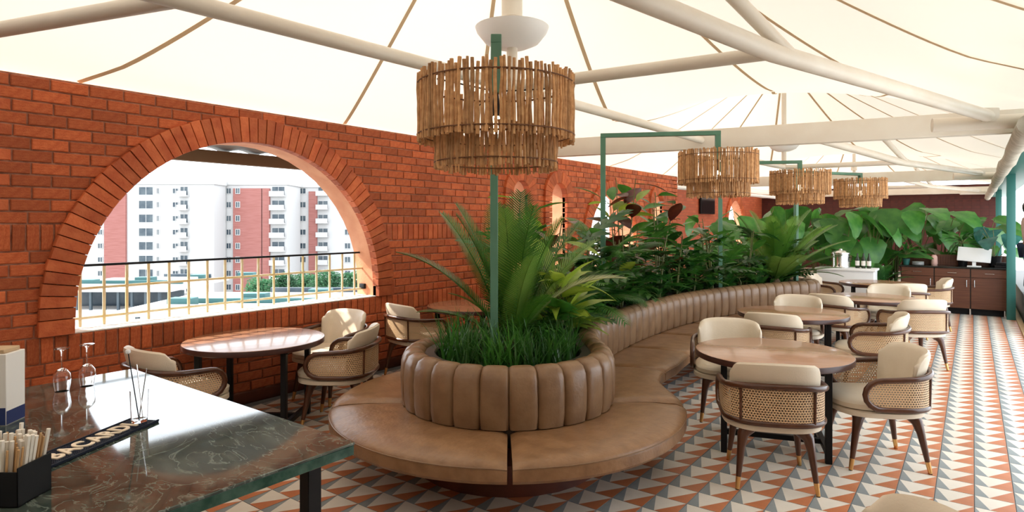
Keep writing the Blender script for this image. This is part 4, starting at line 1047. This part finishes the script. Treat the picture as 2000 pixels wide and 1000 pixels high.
def floor_spot(px, zc, r):      # walk back along the sight line until the pot stands free
    while zc < 19:
        x, y = xy(px, zc); ok = all(math.hypot(x-a, y-b) > r+q+.01 for a, b, q in POTS)
        ok = ok and all(not (a_[0]-r < x < b_[0]+r and a_[1]-r < y < b_[1]+r) for a_, b_ in BOXES[:5]) and x > -6.8+r
        ok = ok and all(math.hypot(x-a, y-b) > r+q for a, b, q in ((-1.3, 12.1, .58), (-.59, 12.36, .42), (-2.08, 12.1, .42), (-.88, 11.2, .42))) and sdist(np.array([[x, y]]))[0][0] < -r-.02
        if ok: POTS.append((x, y, r)); return x, y, zc
        zc += .06
    raise ValueError('no free spot')
for (px, py, zc), nm in zip(EL, EN):
    x, y, zc = floor_spot(px, zc, .225)
    elephant(x, y, 0, H+(HY-py)/F*zc, 12, .60*zc/12.6, 'tall elephant-ear plant with broad leaves '+nm)
elephant(.34, KY_+.40, .916, 1.72, 5, .36, 'teal-tinged elephant-ear plant on the right end of the service cabinet', 'cyan_leaf', .28, .2, [(-.95, .42, .62), (-1.9, .3, .55), (-2.7, .25, .7), (2.5, .22, .75), (1.7, .2, .7)])
for px, zc, lb in ((1690, 12.9, 'low fern clump on the floor behind the silver urn'), (1735, 12.9, 'low fern clump left of the wooden cabinet'), (1590, 12.6, 'low fern clump behind the far cycad'), (1672, 13.2, 'low fern clump beside the white side counter'), (1715, 12.0, 'low fern clump behind the farthest dining table')):
    x, y, zc = floor_spot(px, zc, .20)
    leafy('potted_fern', lb, x, y, .35, [FA[1], LS['dkgreen']], 22, .62, .15, 1, .1, (.1, 1.2), True, 'potted ferns at the far end', 'fern_frond', .08)
    m_ = MB(); m_.lathe([(.16, 0), (.20, .34), (.18, .34), (.17, .30), (.001, .30)], 18); tag(m_.build('plant_pot', MT['black'], loc=(x, y, 0)), 'black pot under the '+lb.split(' clump')[0]+' '+lb.split('clump ')[1], 'pot', 'black pots at the far end')

# ------------------------------------------------------------------ service cabinet and things on it
KY = 14.55; cab = empty('service_cabinet', (-.3, KY, 0), 0, 'walnut service cabinet with drawers and doors on steel feet', 'cabinet')
b0 = MB(); b0.box((-.86, .02, .12), (.84, .55, .885)); b0.build('carcass', mat('cabinet_black', (.02, .012, .008), .5), cab, smooth=False)
b0 = MB(); b0.box((-.88, -.02, .885), (.86, .57, .915), ch=.003); b0.build('worktop', mat('black_stone_top', (.012, .014, .012), .15), cab)
for k, (x0, x1) in enumerate(((-.85, -.31), (-.30, .26), (.27, .83))):
    b0 = MB(); b0.box((x0+.004, 0, .72), (x1-.004, .02, .88), ch=.002); dr = b0.build('drawer', MT['cab'], cab)
    b0 = MB(); xm = (x0+x1)/2; b0.tube([(xm-.07, 0, .80), (xm-.07, -.03, .80), (xm+.07, -.03, .80), (xm+.07, 0, .80)], .006, 6); b0.build('handle', MT['chrome'], dr)
    b0 = MB(); b0.box((x0+.004, 0, .13), (x1-.004, .02, .712), ch=.002); dr = b0.build('door', MT['cab'], cab)
    hx = x1-.055 if k < 2 else x0+.055
    b0 = MB(); b0.tube([(hx, 0, .67), (hx, -.03, .67), (hx, -.03, .54), (hx, 0, .54)], .006, 6); b0.build('handle', MT['chrome'], dr)
for x in (-.8, -.3, .26, .78): b0 = MB(); b0.tube([(x, .08, .12), (x, .08, 0)], .018, 10); b0.build('foot', MT['chrome'], cab)
b0 = MB(); b0.box((-.86, .14, .0), (.84, .5, .12)); b0.build('kickboard', MT['black'], cab, smooth=False)
b0 = MB(); b0.box((-.88, .53, .915), (.86, .57, 1.12)); bp_ = b0.build('back_panel', MT['cab'], cab, smooth=False)
for k in range(40): b0 = MB(); b0.box((-.86+k*.043, .518, .92), (-.86+k*.043+.03, .53, 1.11)); b0.build('slat', MT['cab'], bp_, smooth=False)
sm = empty('pos_screen', (.02, KY+.20, .915), .0, 'white tilted point-of-sale screen on the service cabinet', 'screen')
b0 = MB(); b0.box((-.26, -.012, -.13), (.26, .012, .15), ch=.006, M=Matrix.Translation((0, 0, .22)) @ Matrix.Rotation(-.35, 4, 'X') @ Matrix.Rotation(.08, 4, 'Y')); b0.build('panel', MT['white'], sm)
b0 = MB(); b0.box((-.03, -.02, .02), (.03, .02, .2)); b0.box((-.11, -.08, 0), (.11, .08, .02), ch=.004); b0.build('stand', MT['white'], sm)
for k in range(5):
    b0 = MB(); b0.lathe([(.05, .0), (.10, .008), (.105, .014), (.05, .006), (.001, .005)], 24); tag(b0.build('plate', MT['white'], loc=(-.88, KY+.2, .916+k*.013)), 'white plate in the small stack on the service cabinet', 'plate', 'plates stacked on the cabinet')
leafy('potted_palm', 'small palm in a teal pot on the left end of the cabinet', -1.08, KY+.22, 1.02, [LS['mdgreen'], LS['dkgreen']], 22, .34, .12, 1, .05, (.0, 1.3), True, 'plants standing on the cabinet', 'leaf', .1)
b0 = MB(); b0.lathe([(.05, 0), (.07, .12), (.06, .12), (.05, .10), (.001, .10)], 18); tag(b0.build('flower_pot', MT['teal'], loc=(-1.08, KY+.22, .916)), 'teal pot holding the small palm on the cabinet', 'pot')
leafy('potted_palm', 'dark spiky palm behind the white screen on the cabinet', -.16, KY+.42, 1.14, [LS['dkgreen'], LS['mdgreen']], 22, .42, .22, 1, .06, (-.3, 1.3), True, 'plants standing on the cabinet', 'leaf', .12)
b0 = MB(); b0.lathe([(.07, 0), (.09, .22), (.08, .22), (.07, .19), (.001, .19)], 18); tag(b0.build('flower_pot', MT['black'], loc=(-.16, KY+.42, .916)), 'black pot of the spiky palm behind the white screen', 'pot')
b0 = MB(); b0.lathe([(.05, 0), (.06, .02), (.055, .16), (.03, .2), (.02, .2), (.001, .19)], 18); tag(b0.build('jar', mat('pink_white_jar', (.75, .45, .38), .4), loc=(-.62, KY+.40, .916)), 'pale pink jar at the back of the service cabinet', 'jar')
b0 = MB(); b0.box((-.11, -.12, 0), (.11, .12, .05), ch=.006); b0.box((-.09, -.09, .05), (.09, .09, .10), ch=.01); tag(b0.build('card_printer', MT['black'], loc=(.435, KY+.12, .916)), 'black receipt printer at the right end of the cabinet', 'printer')
# white side counter with silver urn
b0 = MB(); b0.box((-2.40, 12.95, 0), (-1.45, 13.5, .86), ch=.01); b0.box((-2.43, 12.92, .86), (-1.42, 13.53, .90), ch=.006); tag(b0.build('side_counter', MT['white']), 'low white side counter behind the farthest dining table', 'counter')
un = empty('urn', (-2.02, 13.15, .90), 0, 'silver hot water urn on the white side counter', 'urn')
b0 = MB(); b0.lathe([(.15, 0), (.16, .02), (.15, .05), (.15, .26), (.165, .27), (.165, .29), (.12, .33), (.03, .34), (.03, .36), (.001, .37)], 24); b0.build('body', MT['chrome'], un)
b0 = MB(); b0.tube([(0, -.15, .07), (0, -.2, .07), (0, -.21, .04)], .01, 8); b0.build('tap', MT['black'], un)
for s in (-1, 1): b0 = MB(); b0.tube([(s*.15, 0, .2), (s*.19, 0, .2), (s*.19, 0, .13), (s*.15, 0, .13)], .007, 6); b0.build('handle', MT['black'], un)
for k, x in enumerate((-1.75, -1.65, -1.56)):
    e = empty('bottle', (x, 13.25, .90), 0, 'dark glass bottle beside the silver urn', 'bottle', 'bottles beside the urn'); b0 = MB(); b0.lathe([(.035, 0), (.037, .02), (.037, .17), (.014, .23), (.013, .28), (.001, .285)], 16); b0.build('body', mat('bottle_glass', (.02, .03, .01), .1), e)
    b0 = MB(); b0.lathe([(.0376, .05), (.0376, .14)], 16); b0.build('paper_label', MT['paper'], e)
tv = empty('television', (-6.96, 19.9, 2.42), 0, 'black television hung high on the brick wall past the corner', 'television')
b0 = MB(); b0.box((-.01, -.65, -.37), (.05, .65, .37), ch=.01); b0.build('casing', MT['black'], tv)
b0 = MB(); b0.box((.05, -.63, -.35), (.053, .63, .35)); b0.build('screen', mat('dark_screen', (.01, .01, .012), .1), tv, smooth=False)

# ------------------------------------------------------------------ right side: teal posts, eave, blinds, person on the raised deck
for y, lb in ((14.35, 'teal square post at the right end of the service cabinet'), (21, 'teal square post on the deck side behind the cabinet')):
    b0 = MB(); b0.box((.49, y-.06, 0), (.62, y+.06, 2.645), ch=.006); tag(b0.build('post', MT['teal']), lb, 'post', 'teal posts along the deck side')
b0 = MB(); b0.box((.485, 6, 2.64), (.95, 26.58, 2.86), ch=.01); tag(b0.build('eave_beam', MT['teal']), 'teal eave gutter along the deck side of the tent', 'beam')
b0 = MB(); b0.tube([(.395+.008*math.sin(k*1.7), 7+k*.79, 2.615+.012*math.sin(k*2.3)) for k in range(25)], [.088+.008*math.sin(k*1.3) for k in range(25)], 12); tag(b0.build('rolled_blind', mat('old_canvas', (.50, .46, .38), .85, vary=(.36, .32, .25), scale=7, bump=.6, bscale=14)), 'rolled weathered canvas blind under the tent edge', 'blind')
b0 = MB(); b0.box((.74, 12.5, -.06), (4, 22, .45), ch=.01); struct(b0.build('deck_outside', mat('deck_grey', (.30, .30, .30), .7)))
dt = empty('deck_table', (1.17, 14.1, .45), 0, 'pale table top on the outside deck by the teal post', 'table'); b0 = MB(); b0.box((-.42, -.35, .30), (.5, .35, .34), ch=.006); b0.build('table_top', MT['paper'], dt)
for sx in (-.36, .42):
    for sy in (-.28, .28): b0 = MB(); b0.box((sx-.02, sy-.02, 0), (sx+.02, sy+.02, .3)); b0.build('leg', MT['black'], dt, smooth=False)
def skin(name, V, E_, rad, m_, parent=None, root=0, sub=1):
    me = bpy.data.meshes.new(name); me.from_pydata(V, E_, []); me.materials.append(m_); o = inst(name, me, parent)
    md = o.modifiers.new('skin', 'SKIN'); md.use_smooth_shade = True
    for i, r in enumerate(rad): me.skin_vertices[0].data[i].radius = (r, r) if not isinstance(r, tuple) else r
    for v in me.skin_vertices[0].data: v.use_root = False
    me.skin_vertices[0].data[root].use_root = True
    o.modifiers.new('sub', 'SUBSURF').levels = sub; o.modifiers['sub'].render_levels = sub
    return o
pe = empty('person', (.86, 14.85, .45), 1.9, 'person in pink top and navy trousers standing on the deck behind the teal post', 'person')
V = [(0,0,.86),(0,0,1.10),(0,0,1.36),(0,-.01,1.47),(0,-.03,1.58),(0,-.03,1.70), (.09,0,.82),(.10,-.02,.45),(.10,.02,.07),(.10,-.12,.03), (-.09,0,.82),(-.10,-.02,.45),(-.10,.02,.07),(-.10,-.12,.03),
     (.17,0,1.38),(.22,-.02,1.12),(.17,-.22,.98),(.14,-.30,.97), (-.17,0,1.38),(-.23,-.04,1.12),(-.22,-.26,1.0),(-.20,-.34,.98)]
E_ = [(0,1),(1,2),(2,3),(3,4),(4,5),(0,6),(6,7),(7,8),(8,9),(0,10),(10,11),(11,12),(12,13),(2,14),(14,15),(15,16),(16,17),(2,18),(18,19),(19,20),(20,21)]
rd = [.13,.12,(.14,.11),.05,.085,.075,.085,.06,.045,.035,.085,.06,.045,.035,.055,.045,.032,.03,.055,.045,.032,.03]
skin('body', V, E_, rd, MT['skin'], pe)
def cloth(name, ids, grow, m_):
    mp_ = {k: i for i, k in enumerate(ids)}; ee = [(mp_[a], mp_[b]) for a, b in E_ if a in mp_ and b in mp_]
    return skin(name, [V[k] for k in ids], ee, [(rd[k][0]+grow, rd[k][1]+grow) if isinstance(rd[k], tuple) else rd[k]+grow for k in ids], m_, pe)
cloth('pink_top', [0, 1, 2, 14, 15, 18, 19], .02, mat('pink_cloth', (.62, .40, .36), .8)); cloth('navy_trousers', [0, 6, 7, 8, 10, 11, 12], .022, mat('navy_cloth', (.012, .018, .05), .8))
cloth('shoes', [8, 9], .012, MT['black']); cloth('shoe', [12, 13], .012, MT['black'])
skin('black_hair', [(0, .02, 1.74), (0, .05, 1.60), (-.02, .06, 1.45), (0, -.03, 1.77)], [(0, 1), (1, 2), (0, 3)], [.10, .10, .06, .075], mat('black_hair', (.008, .007, .007), .4), pe)
for s in (-1, 1):
    b0 = MB(); b0.lathe([(.001, -.008), (.008, 0), (.001, .008)], 8, c=(s*.03, -.112, 1.63)); b0.build('eye', MT['black'], pe)
    hv = (.14, -.30, .97) if s > 0 else (-.20, -.34, .98)
    b0 = MB()
    for k in range(4): b0.tube([(hv[0]-.024+k*.016, hv[1]-.015, hv[2]), (hv[0]-.024+k*.016, hv[1]-.05, hv[2]-.008), (hv[0]-.022+k*.015, hv[1]-.075+abs(k-1.5)*.006, hv[2]-.03)], [.009, .0085, .006], 6)
    b0.tube([(hv[0]-s*.025, hv[1]+.01, hv[2]), (hv[0]-s*.045, hv[1]-.025, hv[2]-.012)], [.010, .007], 6); b0.build('fingers', MT['skin'], pe)
b0 = MB(); b0.tube([(0, -.105, 1.63), (0, -.135, 1.595), (0, -.11, 1.585)], [.008, .014, .01], 8); b0.build('nose', MT['skin'], pe)
b0 = MB(); b0.tube([(-.025, -.108, 1.555), (0, -.114, 1.553), (.025, -.108, 1.555)], .006, 6); b0.build('mouth', mat('lips', (.35, .09, .08), .5), pe)

# ------------------------------------------------------------------ window guard rail
gr = empty('guard_rail', (WX-.24, A1[0], A1[2]), 0, 'painted steel grid guard rail in the large arched window', 'railing')
gz = 1.40-A1[2]; Wd = 1.62
m_y = mat('yellowed_white_paint', (.72, .55, .26), .5, vary=(.80, .70, .48), scale=8)
for z in (gz, gz-.19, .08):
    b0 = MB(); b0.box((-.012, -Wd, z-.010), (.012, Wd, z+.010), ch=.003); b0.build('rail', MT['black'] if z == gz else m_y, gr)
for k in range(19): b0 = MB(); y = -Wd+.04+k*(2*Wd-.08)/18; b0.box((-.008, y-.011, .01), (.008, y+.011, gz), ch=.002); b0.build('bar', m_y, gr)
b0 = MB(); b0.box((-.03, 1.50, .08), (.06, 1.54, .14), ch=.004); b0.build('catch', MT['black'], gr)
# porch roof outside the window
pr = empty('porch_roof', (-6.6, 4, 2.6), 0, 'corrugated porch roof with timber beam outside the arched window', 'roof')
b0 = MB(); P = []
for k in range(161): y = -4+8*k/160; P.append([(.6, y, .28+.02*math.sin(k*pi/4)), (-.75, y, .04+.02*math.sin(k*pi/4))])
b0.grid(P); b0.build('corrugated_sheet', mat('grey_sheet', (.30, .29, .27), .5, vary=(.22, .21, .19), scale=4), pr)
b0 = MB(); b0.box((-.70, -4, -.13), (-.60, 4, .015), ch=.005); b0.build('timber_beam', mat('old_timber', (.15, .10, .055), .8), pr)

# ------------------------------------------------------------------ the city outside
b0 = MB(); b0.box((-400, -200, -22.2), (-8, 400, -22)); struct(b0.build('ground_city', mat('city_ground', (.3, .3, .29), .9), smooth=False))
bw = mat('facade_white', (.42, .41, .40), .8); bp2 = mat('facade_pink_brick', (.24, .085, .07), .8, vary=(.29, .115, .10), scale=2, stretch=(.2, .2, 4)); wg = mat('window_dark_glass', (.02, .035, .05), .25, vary=(.07, .09, .10), scale=.5)
tealr = mat('roof_teal', (.03, .10, .10), .6)
DB = 134.0; PX = DB/F
def building(name, label, px0, px1, ytop, dep, cols, pinks, d=DB, rows=11, y0=373, pitch=26.8):
    # local frame: x along image right, y away, z up ; origin at ground below (px0)
    o0 = atd(px0, HY, d); k = d/F; e = empty(name, (o0.x, o0.y, -22), TH, label, 'building', 'apartment blocks outside the window')
    X = lambda px: (px-px0)*k; Z = lambda py: H+(HY-py)*k+22
    b0 = MB(); b0.box((0, 0, 0), (X(px1), dep, Z(ytop))); b0.build('wall', bw, e, smooth=False)
    for (a, c_, yt) in pinks: b0 = MB(); b0.box((X(a), -.5, 0), (X(c_), .1, Z(yt))); b0.build('brick_bay', bp2, e, smooth=False)
    b0 = MB(); b0.box((-.3, -.3, Z(ytop)), (X(px1)+.3, dep, Z(ytop)+.9)); b0.build('parapet', bw, e, smooth=False)
    for (a, c_, hgt, balc, off) in cols:
        for r in range(rows):
            yc = y0+r*pitch
            if Z(yc+hgt/2) < 1.2: break
            fr_ = MB(); xa, xb = X(a), X(c_); za, zb = Z(yc+hgt/2), Z(yc-hgt/2)
            fr_.box((xa-.12, -off-.10, za-.12), (xb+.12, -off-.02, za)); fr_.box((xa-.12, -off-.10, zb), (xb+.12, -off-.02, zb+.12)); fr_.box((xa-.12, -off-.10, za), (xa, -off-.02, zb)); fr_.box((xb, -off-.10, za), (xb+.12, -off-.02, zb)); fr_.box(((xa+xb)/2-.05, -off-.08, za), ((xa+xb)/2+.05, -off-.02, zb))
            f_ = fr_.build('window', bw, e, smooth=False)
            pn = MB(); pn.box((xa, -off-.05, za), (xb, -off-.01, zb)); pn.build('pane', wg, f_, smooth=False)
            if balc: bl = MB(); bl.box((xa-.3, -off-1.3, za-.35), (xb+.3, -off-.05, za-.15)); bl.box((xa-.3, -off-1.3, za-.15), (xb+.3, -off-1.22, za+.85)); bl.build('balcony', bw, e, smooth=False)
    return e
building('apartment_block', 'white apartment block with pink brick bay at the left of the arch view', 150, 418, 360, 5.5, [(272, 299, 15, False, .02), (307, 311, 10, False, .02), (338, 348, 9, False, .02), (353, 367, 16, True, .02), (192, 200, 9, False, .02)], [(206, 248, 378)])
building('apartment_block', 'white and pink apartment tower in the middle of the arch view', 418, 560, 361, 9, [(427, 434, 14, False, .02), (443, 451, 10, False, .02), (463, 470, 10, False, .52), (532, 556, 16, True, .02)], [(457, 512, 368), (514, 528, 368)], d=140)
building('apartment_block', 'white apartment tower with balconies at the right of the arch view', 560, 760, 366, 20, [(586, 597, 10, False, .02), (622, 640, 14, True, .02), (674, 684, 10, False, .02), (700, 712, 12, True, .02)], [(604, 620, 374)], d=150)
for px0, px1, py, d, lb in ((90, 330, 562, 34, 'long white rooftop terrace below the guard rail'), (250, 720, 606, 24, 'flat pale roof slab of the near neighbour building')):
    o0 = atd(px0, py, d); k = d/F; e = empty('low_building', (o0.x, o0.y, -22), TH, lb, 'building'); zt = o0.z+22
    b0 = MB(); b0.box((0, 0, 0), ((px1-px0)*k, 6, zt-1.2)); b0.build('wall', bw, e, smooth=False)
    b0 = MB(); b0.box((-.4, -.6, zt-.18), ((px1-px0)*k+.4, 6.4, zt), ch=.02); b0.build('roof_slab', bw, e)
    for q in range(9): b0 = MB(); x = (px1-px0)*k*(q+.5)/9; b0.box((x-.06, -.3, zt-1.2), (x+.06, -.18, zt-.18)); b0.build('column', wg, e, smooth=False)
    for q in range(4):
        y = .4+q*1.7; b0 = MB(); b0.box((.4+q, y, zt), ((px1-px0)*k-.4, y+.15, zt+.16+.05*q), ch=.01); b0.build('upstand', (bw, tealr, bw, wg)[q], e)
        b0 = MB(); b0.box((1.0+2.3*q, y+.5, zt), (2.0+2.3*q, y+1.1, zt+.35), ch=.02); b0.build('roof_box', tealr, e)
    b0 = MB(); b0.box((0, 1.5, zt-1.2), ((px1-px0)*k, 1.6, zt-.3)); b0.build('pane', wg, e, smooth=False)
tl = leafmat('city_tree_leaf', (.03, .10, .045), (.08, .20, .10), .5)
tree_me = []
for s in range(2):
    b0 = MB(); rr = random.Random(50+s); cl = [(rr.uniform(-1.4, 1.4), rr.uniform(-1.2, 1.2), rr.uniform(3.2, 5.6), rr.uniform(.8, 1.4)) for _ in range(9)]
    for k in range(2600):
        c_ = rr.choice(cl); v = Vector((rr.gauss(0, 1), rr.gauss(0, 1), rr.gauss(0, 1))).normalized()*c_[3]*rr.uniform(.6, 1.0); p = Vector(c_[:3])+v; a = Vector((rr.uniform(-1, 1), rr.uniform(-1, 1), rr.uniform(-.4, .4))).normalized(); q = a.orthogonal()
        b0.add([tuple(p-a*.16), tuple(p+q*.09), tuple(p+a*.16), tuple(p-q*.09)], [(0, 1, 2, 3)])
    tree_me.append(b0.mesh('crown', tl, smooth=False))
for k, (px, py, d) in enumerate(((515, 556, 54), (548, 562, 46), (600, 548, 54), (642, 556, 46), (688, 544, 54), (735, 552, 46))):
    p = atd(px, py, d); e = empty('roadside_tree', (p.x, p.y, -22), R.uniform(0, 6), 'green treetop beyond the guard rail in the arched window', 'tree', 'treetops outside the window')
    ht = p.z-2.9+22; inst('crown', tree_me[k % 2], e, (0, 0, ht), scl=(.62, .62, .6))
    tb = MB(); tb.tube([(0, 0, -.05), (.15, 0, ht*.5), (.05, 0, ht+1.2), (0, .05, ht+2.8)], [.30, .22, .14, .06], 8); tb.build('trunk', MT['trunk'], e)
